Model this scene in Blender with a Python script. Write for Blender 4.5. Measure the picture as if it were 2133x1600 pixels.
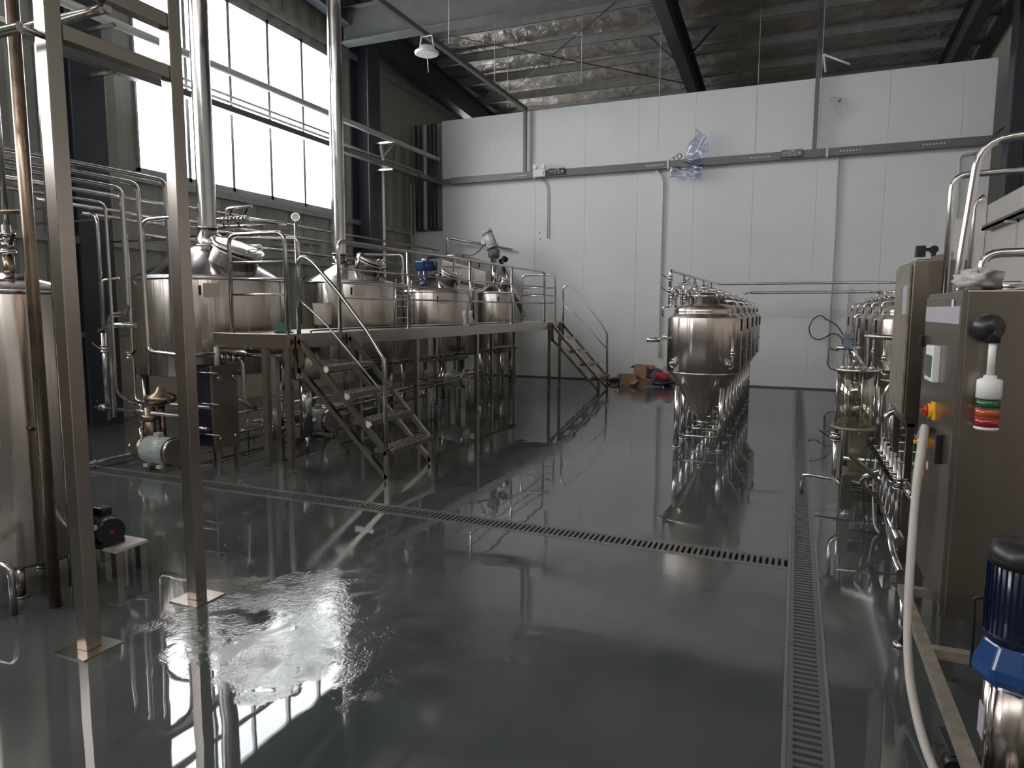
import bpy, math, random
from mathutils import Vector, Matrix, noise
random.seed(7)
V = Vector
for o in list(bpy.data.objects): bpy.data.objects.remove(o)
scn = bpy.context.scene
COL = scn.collection

# ------------------------------------------------------------------ camera
W_, H_ = 2133, 1600
FPX = 1416.39
YAW, PIT, ROL, CH = -0.394067678, -0.109806182, 0.00430060302, 1.6
cf = V((math.sin(YAW)*math.cos(PIT), math.cos(YAW)*math.cos(PIT), math.sin(PIT)))
r0 = V((math.cos(YAW), -math.sin(YAW), 0)); u0 = r0.cross(cf)
cr = r0*math.cos(ROL)+u0*math.sin(ROL); cu = u0*math.cos(ROL)-r0*math.sin(ROL)
CAM = V((0, 0, CH))
cd = bpy.data.cameras.new('camera'); cam = bpy.data.objects.new('camera', cd); COL.objects.link(cam)
M = Matrix((cr, cu, -cf)).transposed().to_4x4(); M.translation = CAM; cam.matrix_world = M
cd.sensor_fit = 'HORIZONTAL'; cd.sensor_width = 36; cd.lens = 36*FPX/W_; cd.clip_start = .05; cd.clip_end = 200
scn.camera = cam
# ------------------------------------------------------------------ world, light, exposure
scn.view_settings.view_transform = 'Standard'; scn.view_settings.look = 'None'
scn.view_settings.exposure = 0.0; scn.view_settings.gamma = 1.0; scn.view_settings.use_curve_mapping = False
wd = bpy.data.worlds.new('world'); scn.world = wd; wd.use_nodes = True
bg = wd.node_tree.nodes['Background']; bg.inputs[0].default_value = (.96, .98, 1.0, 1); bg.inputs[1].default_value = 14.0
def portal(name, loc, rot, sx, sy):
    l = bpy.data.lights.new(name, 'AREA'); l.shape = 'RECTANGLE'; l.size = sx; l.size_y = sy; l.cycles.is_portal = True
    o = bpy.data.objects.new(name, l); COL.objects.link(o); o.location = loc; o.rotation_euler = rot; return o
H2 = math.pi/2
WIN = [(7.35, 11.95, 3.58, 6.72), (1.1, 5.2, 3.58, 6.72), (17.7, 20.8, 4.2, 6.72), (-5.0, -.9, 3.58, 6.72)]  # window behind the partition is added, unseen, to light the roof foil
for k, (a, b, c, d) in enumerate(WIN):
    portal('window_portal', (-9.25, (a+b)/2, (c+d)/2), (0, -H2, 0), d-c, b-a)

# ------------------------------------------------------------------ helpers: photo pixel -> point on a known plane
def ray(x, y): return cr*((x-1066.5)/FPX)-cu*((y-800)/FPX)+cf
def _on(i, v, x, y):
    d = ray(x, y); return CAM+d*((v-CAM[i])/d[i])
def PX(v, x, y): return _on(0, v, x, y)
def PY(v, x, y): return _on(1, v, x, y)
def PZ(v, x, y): return _on(2, v, x, y)
# ------------------------------------------------------------------ materials
def mat(name, col, rough=.5, metal=0., **k):
    m = bpy.data.materials.new(name); m.use_nodes = True; nt = m.node_tree; b = nt.nodes['Principled BSDF']
    b.inputs['Base Color'].default_value = (*col, 1); b.inputs['Roughness'].default_value = rough; b.inputs['Metallic'].default_value = metal
    for n, v in k.items():
        if n in ('noise', 'bump', 'nscale', 'stretch', 'rvar'): continue
        b.inputs[n.replace('_', ' ')].default_value = v
    tc = nt.nodes.new('ShaderNodeTexCoord'); mp = nt.nodes.new('ShaderNodeMapping'); nz = nt.nodes.new('ShaderNodeTexNoise')
    nt.links.new(tc.outputs['Object'], mp.inputs[0]); nt.links.new(mp.outputs[0], nz.inputs['Vector'])
    mp.inputs['Scale'].default_value = k.get('stretch', (1, 1, 1)); nz.inputs['Scale'].default_value = k.get('nscale', 6.); nz.inputs['Detail'].default_value = 5
    if k.get('noise', .12):
        a = k.get('noise', .12); cr_ = nt.nodes.new('ShaderNodeMapRange'); cr_.inputs[1].default_value = .3; cr_.inputs[2].default_value = .7
        cr_.inputs[3].default_value = 1-a; cr_.inputs[4].default_value = 1+a
        mx = nt.nodes.new('ShaderNodeVectorMath'); mx.operation = 'SCALE'; mx.inputs[0].default_value = col
        nt.links.new(nz.outputs[0], cr_.inputs[0]); nt.links.new(cr_.outputs[0], mx.inputs['Scale']); nt.links.new(mx.outputs[0], b.inputs['Base Color'])
    if k.get('rvar'):
        q = nt.nodes.new('ShaderNodeMapRange'); q.inputs[3].default_value = max(.02, rough-k['rvar']); q.inputs[4].default_value = rough+k['rvar']
        q.inputs[1].default_value = .3; q.inputs[2].default_value = .7
        nt.links.new(nz.outputs[0], q.inputs[0]); nt.links.new(q.outputs[0], b.inputs['Roughness'])
    if k.get('bump'):
        bp = nt.nodes.new('ShaderNodeBump'); bp.inputs['Strength'].default_value = k['bump']; bp.inputs['Distance'].default_value = .01
        nt.links.new(nz.outputs[0], bp.inputs['Height']); nt.links.new(bp.outputs[0], b.inputs['Normal'])
    return m
def tank_steel(name, col, rough):
    m = mat(name, col, rough, 1., noise=.08, nscale=3., stretch=(1, 1, .15), rvar=.05)
    nt = m.node_tree; b = nt.nodes['Principled BSDF']
    b.inputs['Anisotropic'].default_value = .8; b.inputs['Anisotropic Rotation'].default_value = .25
    tg = nt.nodes.new('ShaderNodeTangent'); tg.direction_type = 'RADIAL'; tg.axis = 'Z'; nt.links.new(tg.outputs[0], b.inputs['Tangent'])
    # gentle panel waviness round the shell: what makes the long vertical streaks
    tc = nt.nodes.new('ShaderNodeTexCoord'); mp = nt.nodes.new('ShaderNodeMapping'); mp.inputs['Scale'].default_value = (1, 1, .03)
    nz = nt.nodes.new('ShaderNodeTexNoise'); nz.inputs['Scale'].default_value = 9.; nz.inputs['Detail'].default_value = 2.
    bp = nt.nodes.new('ShaderNodeBump'); bp.inputs['Strength'].default_value = .5; bp.inputs['Distance'].default_value = .02
    nt.links.new(tc.outputs['Object'], mp.inputs[0]); nt.links.new(mp.outputs[0], nz.inputs['Vector']); nt.links.new(nz.outputs[0], bp.inputs['Height']); nt.links.new(bp.outputs[0], b.inputs['Normal'])
    return m
SHELL = tank_steel('brushed_tank_steel', (.60, .53, .48), .24)
PIPE = mat('polished_pipe_steel', (.62, .59, .58), .16, 1., rvar=.05, noise=.05)
SQ = mat('satin_square_tube_steel', (.43, .38, .34), .24, 1., rvar=.02, nscale=2., noise=.05)
BOXS = mat('brushed_sheet_steel', (.33, .285, .24), .30, 1., rvar=.04, nscale=5., stretch=(1, 1, .2))
DUSTY = mat('dusty_steel', (.31, .27, .22), .55, .6, rvar=.1, nscale=20., noise=.25)
BROWN = mat('stained_steel', (.33, .25, .19), .3, 1., rvar=.08, nscale=9.)
CHECK = mat('tread_plate_steel', (.55, .52, .5), .3, 1., bump=1., nscale=60.)
WHITEP = mat('white_sandwich_panel', (.70, .71, .70), .38, 0, noise=.03, nscale=1.5, rvar=.06)
WHITEW = mat('pinkish_white_panel', (.68, .62, .58), .4, 0, noise=.03, nscale=1.5)
CLAD = mat('olive_grey_cladding', (.33, .335, .30), .45, .1, noise=.1, nscale=1.2, stretch=(1, 1, .2))
BEIGE = mat('beige_block', (.50, .44, .36), .7, noise=.08)
COLP = mat('blue_black_column_paint', (.035, .04, .052), .4, noise=.15, nscale=3.)
BEAMP = mat('grey_steel_paint', (.12, .125, .125), .45, .1, noise=.12, nscale=3.)
DARKB = mat('dark_rafter_paint', (.05, .056, .065), .5, noise=.15, nscale=3.)
PURL = mat('galvanised_purlin', (.36, .37, .36), .45, .25, noise=.15, nscale=5., rvar=.08)
FRAMEW = mat('window_frame_aluminium', (.45, .45, .46), .4, .6)
TRAY = mat('grey_trunking', (.13, .13, .127), .4, .2, noise=.06)
COND = mat('white_conduit', (.62, .62, .60), .45, noise=.05)
BLACK = mat('black_plastic', (.018, .018, .02), .35, noise=.1)
RUBBER = mat('black_cable', (.02, .02, .02), .5, noise=.1)
WHITE = mat('white_plastic', (.78, .78, .75), .4, noise=.04)
LENS = mat('pale_lamp_lens', (.85, .86, .85), .3, noise=.02)
GMOT = mat('grey_green_motor_paint', (.42, .46, .44), .32, noise=.08)
BLUE = mat('blue_motor_paint', (.004, .009, .034), .25, noise=.1, Coat_Weight=.4)
BLUEL = mat('bright_blue_paint', (.012, .055, .18), .22, noise=.1, Coat_Weight=.5)
YEL = mat('yellow_plastic', (.85, .42, .02), .4, noise=.05)
RED = mat('red_plastic', (.55, .03, .02), .4, noise=.05)
LRED = mat('red_lens', (.30, .012, .02), .15, noise=.05, Coat_Weight=.5)
LORG = mat('orange_lens', (.42, .07, .02), .15, noise=.05, Coat_Weight=.5)
LGRN = mat('green_lens', (.012, .09, .03), .15, noise=.05, Coat_Weight=.5)
PINK = mat('pink_label', (.70, .38, .33), .5, noise=.08)
LILAC = mat('pale_lilac_band', (.45, .42, .46), .45, noise=.04)
SCRN = mat('grey_green_screen', (.10, .14, .12), .12, noise=.03)
HOSE = mat('white_ribbed_hose', (.50, .46, .42), .5, noise=.06)
CLOTH = mat('grey_white_cloth', (.50, .46, .44), .85, noise=.12, nscale=12., bump=.4)
BAGM = mat('white_woven_bag', (.75, .74, .72), .6, noise=.06)
CARD = mat('cardboard', (.38, .23, .14), .75, noise=.12)
REDC = mat('crimson_fabric', (.50, .03, .07), .8, noise=.15)
NAVY = mat('dark_bag_plastic', (.03, .03, .05), .35, noise=.2)
EXITB = mat('black_sign_face', (.012, .012, .012), .25, noise=.05)
WATERC = mat('dark_channel', (.01, .011, .011), .3, noise=.1)
GRATE = mat('grey_grate', (.15, .147, .147), .32, .3, noise=.04, nscale=25.)
KERB = mat('drain_kerb', (.15, .155, .152), .28, 0, noise=.05, nscale=8.)
GREENP = mat('green_plastic', (.01, .08, .06), .4, noise=.1)

def foil_mat():
    m = mat('crinkled_roof_foil', (.55, .49, .45), .36, .55, noise=.2, nscale=2., rvar=.1)
    nt = m.node_tree; b = nt.nodes['Principled BSDF']
    tc = nt.nodes.new('ShaderNodeTexCoord'); vo = nt.nodes.new('ShaderNodeTexVoronoi'); vo.inputs['Scale'].default_value = 2.6
    nz = nt.nodes.new('ShaderNodeTexNoise'); nz.inputs['Scale'].default_value = 3.5; nz.inputs['Detail'].default_value = 4; nz.inputs['Distortion'].default_value = 1.5
    ad = nt.nodes.new('ShaderNodeMath'); ad.operation = 'ADD'; bp = nt.nodes.new('ShaderNodeBump'); bp.inputs['Strength'].default_value = .9; bp.inputs['Distance'].default_value = .06
    nt.links.new(tc.outputs['Object'], vo.inputs['Vector']); nt.links.new(tc.outputs['Object'], nz.inputs['Vector'])
    nt.links.new(vo.outputs[0], ad.inputs[0]); nt.links.new(nz.outputs[0], ad.inputs[1]); nt.links.new(ad.outputs[0], bp.inputs['Height']); nt.links.new(bp.outputs[0], b.inputs['Normal'])
    return m
FOIL = foil_mat()
def glass_mat(name, tint=(1, 1, 1), gl=.08, rough=.02):
    m = bpy.data.materials.new(name); m.use_nodes = True; nt = m.node_tree; nt.nodes.clear()
    o = nt.nodes.new('ShaderNodeOutputMaterial'); t = nt.nodes.new('ShaderNodeBsdfTransparent'); g = nt.nodes.new('ShaderNodeBsdfGlossy')
    t.inputs[0].default_value = (*tint, 1); g.inputs['Roughness'].default_value = rough
    f = nt.nodes.new('ShaderNodeLayerWeight'); f.inputs[0].default_value = .25; mr = nt.nodes.new('ShaderNodeMapRange'); mr.inputs[3].default_value = gl; mr.inputs[4].default_value = .7
    nt.links.new(f.outputs['Facing'], mr.inputs[0])
    x = nt.nodes.new('ShaderNodeMixShader'); nt.links.new(mr.outputs[0], x.inputs[0]); nt.links.new(t.outputs[0], x.inputs[1]); nt.links.new(g.outputs[0], x.inputs[2]); nt.links.new(x.outputs[0], o.inputs[0])
    return m
GLASS = glass_mat('window_glass'); TUBEG = glass_mat('sight_tube_glass', (.86, .84, .78), .10); FILM = glass_mat('clear_plastic_film', (.86, .87, .97), .07, .15); FAINT = glass_mat('faint_plastic_film', (.97, .97, .97), .01, .3)
FILMB = glass_mat('blue_printed_film', (.45, .47, .80), .2, .15)

def floor_mat():
    m = bpy.data.materials.new('wet_green_grey_floor'); m.use_nodes = True; nt = m.node_tree; b = nt.nodes['Principled BSDF']
    N = nt.nodes.new; L = nt.links.new
    tc = N('ShaderNodeTexCoord')
    def nz(sc, det=3, dist=0., st=(1, 1, 1), off=(0, 0, 0)):
        mp = N('ShaderNodeMapping'); mp.inputs['Scale'].default_value = st; mp.inputs['Location'].default_value = off
        n = N('ShaderNodeTexNoise'); n.inputs['Scale'].default_value = sc; n.inputs['Detail'].default_value = det; n.inputs['Distortion'].default_value = dist
        L(tc.outputs['Object'], mp.inputs[0]); L(mp.outputs[0], n.inputs['Vector']); return n.outputs[0]
    def rng(s, a, c, lo, hi):
        r = N('ShaderNodeMapRange'); r.inputs[1].default_value = a; r.inputs[2].default_value = c; r.inputs[3].default_value = lo; r.inputs[4].default_value = hi
        L(s, r.inputs[0]); return r.outputs[0]
    def mth(op, s, t):
        q = N('ShaderNodeMath'); q.operation = op
        for i, z in enumerate((s, t)):
            if isinstance(z, (int, float)): q.inputs[i].default_value = z
            else: L(z, q.inputs[i])
        return q.outputs[0]
    patch = rng(nz(.55, 4, .6, off=(3.1, 1.7, 0)), .47, .60, 0., 1.)         # 1 = drier film
    # the scuffed wet patch in the aisle by the gantry posts (a stain of its own shape)
    sx = N('ShaderNodeSeparateXYZ'); L(tc.outputs['Object'], sx.inputs[0])
    dx = mth('DIVIDE', mth('ADD', sx.outputs['X'], 2.15), .95); dy = mth('DIVIDE', mth('ADD', sx.outputs['Y'], -2.75), .66)
    rr = mth('ADD', mth('MULTIPLY', dx, dx), mth('MULTIPLY', dy, dy))
    rr = mth('ADD', rr, mth('MULTIPLY', mth('ADD', nz(3.5, 6, .5), -.5), 2.6))
    scuff = rng(rr, .75, 1.15, 1., 0.)
    cmb = N('ShaderNodeMix'); cmb.data_type = 'RGBA'; cmb.inputs['A'].default_value = (.052, .062, .060, 1); cmb.inputs['B'].default_value = (.088, .096, .093, 1)
    L(rng(nz(.8, 6, .4), .35, .65, 0., 1.), cmb.inputs['Factor']); L(cmb.outputs['Result'], b.inputs['Base Color'])
    ro = mth('ADD', mth('MULTIPLY', patch, .11), .02)
    ro = mth('MAXIMUM', ro, mth('MULTIPLY', scuff, rng(nz(5, 5, 1.), .45, .62, .03, .24)))
    L(ro, b.inputs['Roughness']); b.inputs['IOR'].default_value = 1.5; b.inputs['Specular IOR Level'].default_value = .8
    h = mth('ADD', mth('MULTIPLY', nz(1.6, 2, .3), 1.), mth('MULTIPLY', nz(7., 2), .05))
    bp = N('ShaderNodeBump'); bp.inputs['Strength'].default_value = .10; bp.inputs['Distance'].default_value = .02; L(h, bp.inputs['Height'])
    b2 = N('ShaderNodeBump'); b2.inputs['Distance'].default_value = .0022; L(mth('MULTIPLY', scuff, rng(nz(4, 4, 1., off=(5, 2, 0)), .42, .6, .1, 1.)), b2.inputs['Strength'])
    L(mth('ADD', nz(26, 5, .6), mth('MULTIPLY', nz(70, 3), .5)), b2.inputs['Height']); L(bp.outputs[0], b2.inputs['Normal'])
    L(b2.outputs[0], b.inputs['Normal'])
    return m
FLOORM = floor_mat()

# ------------------------------------------------------------------ mesh builder
ORG = {}
def frame_of(d):
    d = d.normalized(); up = V((0, 0, 1)) if abs(d.z) < .99 else V((1, 0, 0))
    a = d.cross(up).normalized(); return a, a.cross(d).normalized()
class MB:
    def __init__(s, mx=None): s.v = []; s.f = []; s.sm = []; s.mx = mx
    def add(s, vs, fs, smooth=False, mx=None):
        n = len(s.v)
        for p in vs:
            p = V(p)
            if mx is not None: p = mx @ p
            if s.mx is not None: p = s.mx @ p
            s.v.append(p)
        for i, f in enumerate(fs):
            s.f.append([n+k for k in f]); s.sm.append(smooth if isinstance(smooth, bool) else smooth[i])
        return s
    def box(s, a, b, mx=None):
        x0, y0, z0 = (min(a[i], b[i]) for i in range(3)); x1, y1, z1 = (max(a[i], b[i]) for i in range(3))
        return s.add([(x0, y0, z0), (x1, y0, z0), (x1, y1, z0), (x0, y1, z0), (x0, y0, z1), (x1, y0, z1), (x1, y1, z1), (x0, y1, z1)],
                     [(0, 3, 2, 1), (4, 5, 6, 7), (0, 1, 5, 4), (1, 2, 6, 5), (2, 3, 7, 6), (3, 0, 4, 7)], False, mx)
    def cb(s, c, sz, mx=None): return s.box([c[i]-sz[i]/2 for i in range(3)], [c[i]+sz[i]/2 for i in range(3)], mx)
    def bar(s, p, q, w, h=None):
        p = V(p); q = V(q); h = h or w; a, c = frame_of(q-p)
        vs = [e+a*i*w/2+c*j*h/2 for e in (p, q) for i, j in ((-1, -1), (1, -1), (1, 1), (-1, 1))]
        return s.add(vs, [(0, 3, 2, 1), (4, 5, 6, 7), (0, 1, 5, 4), (1, 2, 6, 5), (2, 3, 7, 6), (3, 0, 4, 7)])
    def cyl(s, p, q, r, r2=None, n=16, caps=True):
        p = V(p); q = V(q); r2 = r if r2 is None else r2; a, c = frame_of(q-p)
        vs = [e+(a*math.cos(t)+c*math.sin(t))*rr for e, rr in ((p, r), (q, r2)) for t in [2*math.pi*i/n for i in range(n)]]
        fs = [(i, (i+1) % n, n+(i+1) % n, n+i) for i in range(n)]; sm = [True]*n
        if caps: fs += [tuple(range(n-1, -1, -1)), tuple(range(n, 2*n))]; sm += [False]*2
        return s.add(vs, fs, sm)
    def tube(s, pts, r, bend=.08, n=12, caps=True, closed=False):
        pts = [V(p) for p in pts]; P = [pts[0]]
        for i in range(1, len(pts)-1):
            a, b, c = pts[i-1], pts[i], pts[i+1]; d1 = (a-b); d2 = (c-b)
            t = min(bend, d1.length*.49, d2.length*.49)
            if t < 1e-4 or d1.angle(d2) > 3.1: P.append(b); continue
            p1 = b+d1.normalized()*t; p2 = b+d2.normalized()*t
            for k in range(6):
                u = k/5; P.append(p1*(1-u)**2+b*2*u*(1-u)+p2*u*u)
        P.append(pts[-1])
        ds = [(P[min(i+1, len(P)-1)]-P[max(i-1, 0)]).normalized() for i in range(len(P))]
        a, c = frame_of(ds[0]); vs = []
        for i, p in enumerate(P):
            a = (a-ds[i]*a.dot(ds[i])).normalized(); c = a.cross(ds[i]).normalized()
            vs += [p+(a*math.cos(2*math.pi*k/n)+c*math.sin(2*math.pi*k/n))*r for k in range(n)]
        fs = [(i*n+k, i*n+(k+1) % n, (i+1)*n+(k+1) % n, (i+1)*n+k) for i in range(len(P)-1) for k in range(n)]; sm = [True]*len(fs)
        if caps: fs += [tuple(range(n-1, -1, -1)), tuple((len(P)-1)*n+k for k in range(n))]; sm += [False]*2
        return s.add(vs, fs, sm)
    def lathe(s, c, prof, n=48, mx=None, smooth=True):
        c = V(c); vs = []
        for r, z in prof: vs += [c+V((math.cos(2*math.pi*k/n)*r, math.sin(2*math.pi*k/n)*r, z)) for k in range(n)]
        fs = []; sm = []
        for i in range(len(prof)-1):
            for k in range(n): fs.append((i*n+k, i*n+(k+1) % n, (i+1)*n+(k+1) % n, (i+1)*n+k)); sm.append(smooth)
        if prof[0][0] > 1e-5: fs.append(tuple(range(n-1, -1, -1))); sm.append(False)
        if prof[-1][0] > 1e-5: fs.append(tuple((len(prof)-1)*n+k for k in range(n))); sm.append(False)
        return s.add(vs, fs, sm, mx)
    def ball(s, c, r, n=16, sc=(1, 1, 1)):
        pr = [(r*math.sin(math.pi*i/10)*1, -r*math.cos(math.pi*i/10)) for i in range(11)]
        pr[0] = (0, -r); pr[-1] = (0, r); mx = Matrix.Translation(V(c)) @ Matrix.Diagonal((*sc, 1))
        return s.lathe((0, 0, 0), pr, n, mx)
    def ring(s, c, R, r, nrm=(0, 0, 1), n=36, m=8):
        a, b = frame_of(V(nrm)); c = V(c); P = [c+(a*math.cos(2*math.pi*i/n)+b*math.sin(2*math.pi*i/n))*R for i in range(n)]
        nn = V(nrm).normalized(); vs = []
        for i, p in enumerate(P):
            o = (p-c).normalized(); vs += [p+(o*math.cos(2*math.pi*k/m)+nn*math.sin(2*math.pi*k/m))*r for k in range(m)]
        return s.add(vs, [(i*m+k, ((i+1) % n)*m+k, ((i+1) % n)*m+(k+1) % m, i*m+(k+1) % m) for i in range(n) for k in range(m)], True)
    def sheet(s, grid, th=0.):
        R = len(grid); C_ = len(grid[0]); vs = [p for row in grid for p in row]
        fs = [(i*C_+j, i*C_+j+1, (i+1)*C_+j+1, (i+1)*C_+j) for i in range(R-1) for j in range(C_-1)]
        return s.add(vs, fs, True)
    def build(s, name, m, parent=None, bevel=0, label=None, sol=0, at=None):
        if parent is None:
            if at is None:
                xs = [p.x for p in s.v]; ys = [p.y for p in s.v]; zs = [p.z for p in s.v]; at = V(((min(xs)+max(xs))/2, (min(ys)+max(ys))/2, min(zs)))
            o0 = V(at)
        else: o0 = ORG[parent.name]
        me = bpy.data.meshes.new(name); me.from_pydata([tuple(p-o0) for p in s.v], [], s.f); me.polygons.foreach_set('use_smooth', s.sm); me.update()
        me.materials.append(m); o = bpy.data.objects.new(name, me); COL.objects.link(o)
        if parent is None: o.location = o0
        else: o.parent = parent
        ORG[o.name] = o0
        if sol:
            md = o.modifiers.new('solid', 'SOLIDIFY'); md.thickness = sol; md.offset = 0
        if bevel:
            md = o.modifiers.new('bevel', 'BEVEL'); md.width = bevel; md.segments = 2; md.limit_method = 'ANGLE'; md.angle_limit = .7; md.harden_normals = False
        if label: o['label'] = label
        return o
def tag(o, label, cat, group=None):
    o['label'] = label; o['category'] = cat
    if group: o['group'] = group
    return o
def thing(name, label, cat, loc, group=None):
    o = bpy.data.objects.new(name, None); o.empty_display_size = .1; COL.objects.link(o); o.location = loc; ORG[o.name] = V(loc); return tag(o, label, cat, group)
def struct(o): o['kind'] = 'structure'; return o
def copy_tree(o, parent=None):
    c = o.copy(); COL.objects.link(c); c.parent = parent; ORG[c.name] = ORG[o.name]
    for ch in [x for x in KIDS.get(o.name, [])]: copy_tree(ch, c)
    return c
KIDS = {}
def index_kids(o):
    KIDS[o.name] = [x for x in bpy.data.objects if x.parent == o]
    for x in KIDS[o.name]: index_kids(x)
def text_mesh(name, s, size, m, parent, mx, ext=.0008):
    cu_ = bpy.data.curves.new(name, 'FONT'); cu_.body = s; cu_.size = size; cu_.extrude = ext; cu_.align_x = 'CENTER'; cu_.align_y = 'CENTER'
    t = bpy.data.objects.new(name+'_tmp', cu_); COL.objects.link(t); dg = bpy.context.evaluated_depsgraph_get(); me = bpy.data.meshes.new_from_object(t.evaluated_get(dg))
    bpy.data.objects.remove(t)
    me.transform(Matrix.Translation(-ORG[parent.name]) @ mx); me.materials.clear(); me.materials.append(m)
    o = bpy.data.objects.new(name, me); COL.objects.link(o); o.parent = parent; ORG[o.name] = ORG[parent.name]; return o
FACE_NEG_Y = Matrix.Rotation(H2, 4, 'X')            # text plane facing the camera side (-Y)

# ================================================================== STRUCTURE
XL, XR, YB, YF, YREAR = -9.0, 3.5, 15.05, -6.0, 21.2
DX0, DX1 = .02, .20; CY0, CY1 = 4.41, 4.64      # drain channels
xs = [XL-.3, DX0, DX1, XR+.3]; ys = [YF-.3, CY0, CY1, YREAR]
b = MB()
for i in range(3):
    for j in range(3):
        if i == 1: continue
        if j == 1 and i == 0: continue
        b.box((xs[i], ys[j], -.12), (xs[i+1], ys[j+1], 0))
b.box((DX0, YB-.4, -.12), (DX1, YREAR, 0))
fl = struct(b.build('floor', FLOORM, at=(0, 0, 0)))
struct(MB().box((XL-.3, CY0-.02, -.2), (DX0+.02, CY1+.02, -.12)).box((DX0-.02, YF, -.2), (DX1+.02, YB, -.12)).build('trim_1', WATERC))
# back wall: sandwich panels
b = MB(); x = -8.12; seam = [-8.12, -6.88, -5.70, -4.51, -3.32, -2.13, -.94, .25, 1.44, 2.63, 3.12]
for i in range(len(seam)-1): b.box((seam[i]+.0018, YB, 0), (seam[i+1]-.0018, YB+.1, 6.1))
b.box((XL, YB, 0), (-8.126, YB+.1, 3.5))
b.box((-8.12, YB+.02, 0), (3.12, YB+.09, 6.09))
wb = struct(b.build('wall_back', WHITEP))
struct(MB().box((-8.12, YB-.012, 0), (3.1, YB-.002, .03)).build('baseboard_back', TRAY))
struct(MB().box((XL, YB+.12, 3.5), (-8.1, YB+.18, 6.1)).build('light_block_panel', CLAD))  # added panel that blocks rear window light in the corner gap
struct(MB().box((XL-.3, YREAR, 0), (XR+.3, YREAR+.15, 8.6)).build('wall_rear', CLAD))
# left wall cladding with windows
def clad(b, y0, y1, z0, z1, X=XL):
    n = int((y1-y0)/.1); vs = []; st = (y1-y0)/max(n, 1)
    for i in range(n+1):
        y = y0+i*st; ph = i % 4; dx = -.035 if ph in (0, 1) else 0.
        vs += [(X+dx, y, z0), (X+dx, y, z1)]
    b.add(vs, [(2*i, 2*i+1, 2*i+3, 2*i+2) for i in range(n)]); b.box((X-.12, y0, z0), (X-.06, y1, z1))
b = MB(); edges = [YF]
for (a, c, d, e) in sorted(WIN): edges += [a, c]
edges.append(YREAR)
for i in range(len(edges)-1):
    y0, y1 = edges[i], edges[i+1]
    w = [q for q in WIN if q[0] == y0]
    if w: clad(b, y0, y1, 1.2, w[0][2]); clad(b, y0, y1, w[0][3], 8.6)
    else: clad(b, y0, y1, 1.2, 8.6)
wl = struct(b.build('wall_left', CLAD))
struct(MB().box((XL-.14, YF, 0), (XL+.01, YREAR, 1.2)).build('baseboard_left', BEIGE))
struct(MB().box((XL, YF, 1.2), (XL+.05, YREAR, 1.26)).build('trim_2', PURL))
b = MB()
for z in (2.45, 3.42): b.box((XL+.003, YF, z), (XL+.07, YREAR, z+.10))
b.box((XL+.003, YF, 6.86), (XL+.07, YREAR, 6.98))
struct(b.build('trim_3', PURL))
for k, (a, c, d, e) in enumerate(WIN):
    fr = MB(); w = .06
    n = 5; st = (c-a)/n
    for z in (d, e-w): fr.box((XL-.05, a, z), (XL+.02, c, z+w))
    for i in range(n+1): yy = a+i*st; fr.box((XL-.05, max(a, yy-w/2), d), (XL+.02, min(c, yy+w/2), e))
    fr.box((XL-.04, a, 5.13), (XL+.01, c, 5.17))
    o = struct(fr.build('window_%d' % (k+1), FRAMEW))
    MB().box((XL-.022, a, d), (XL-.018, c, e)).build('pane', GLASS, o)
    if k == 0: MB().box((XL-.05, a-.05, d-.10), (XL+.06, c+.05, d-.01)).build('sill', FRAMEW, o)
# right wall: white panel below, cladding above
struct(MB().box((3.13, YF, 0), (3.19, YB, 3.52)).box((XR, YF, 0), (XR+.1, YREAR, 3.5)).build('wall_right', WHITEW))
b = MB(); clad(b, YF, YREAR, 3.5, 8.6, XR+.14); struct(b.build('wall_right_upper', CLAD))
struct(MB().box((XR-.03, YF, 5.1), (XR+.1, YREAR, 5.17)).build('trim_4', PURL))
struct(MB().box((XL-.3, YF-.2, 0), (XR+.3, YF, 8.6)).build('wall_front', CLAD))
# roof
def zr(y): return 8.0-.075*(y-13.5)          # underside of the foil
b = MB(); NX, NY = 60, 90; rows = []
for i in range(NX+1):
    xx = XL-.3+(XR+.6-XL)*i/NX; row = []
    for j in range(NY+1):
        yy = YF-.2+(YREAR+.4-YF)*j/NY
        row.append(V((xx, yy, zr(yy)+.035*noise.noise(V((xx*.9, yy*1.6, 0)))+.02*noise.noise(V((xx*3, yy*3, 4))))))
    rows.append(row)
b.sheet(rows); struct(b.build('ceiling', FOIL))
struct(MB().add([(XL-.4, YF-.3, zr(YF)+.2), (XR+.4, YF-.3, zr(YF)+.2), (XR+.4, YREAR+.3, zr(YREAR)+.2), (XL-.4, YREAR+.3, zr(YREAR)+.2)], [(0, 1, 2, 3)]).build('roof_sheet', PURL))
def ibeam(b, p, q, h, w, tf=.02, tw=.014, up=(0, 0, 1)):
    p = V(p); q = V(q); d = (q-p).normalized(); up = V(up); sd = d.cross(up).normalized(); up = sd.cross(d).normalized()
    def pr(cx, cz, ww, hh):
        vs = [e+sd*(cx+i*ww/2)+up*(cz+j*hh/2) for e in (p, q) for i, j in ((-1, -1), (1, -1), (1, 1), (-1, 1))]
        b.add(vs, [(0, 3, 2, 1), (4, 5, 6, 7), (0, 1, 5, 4), (1, 2, 6, 5), (2, 3, 7, 6), (3, 0, 4, 7)])
    pr(0, h/2-tf/2, w, tf); pr(0, -h/2+tf/2, w, tf); pr(0, 0, tw, h-2*tf); return b
def zrb(y): return 7.12-.075*(y-13.5)
for X, nm in ((-8.62, 'gable_rafter'), (-2.58, 'roof_rafter'), (2.88, 'roof_rafter')):
    b = MB(); zc = lambda y: (zrb(y)+zr(y)-.24)/2
    ibeam(b, (X, YF, zc(YF)), (X, YREAR, zc(YREAR)), .62, .24)
    o = b.build(nm, DARKB); struct(o)
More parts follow.
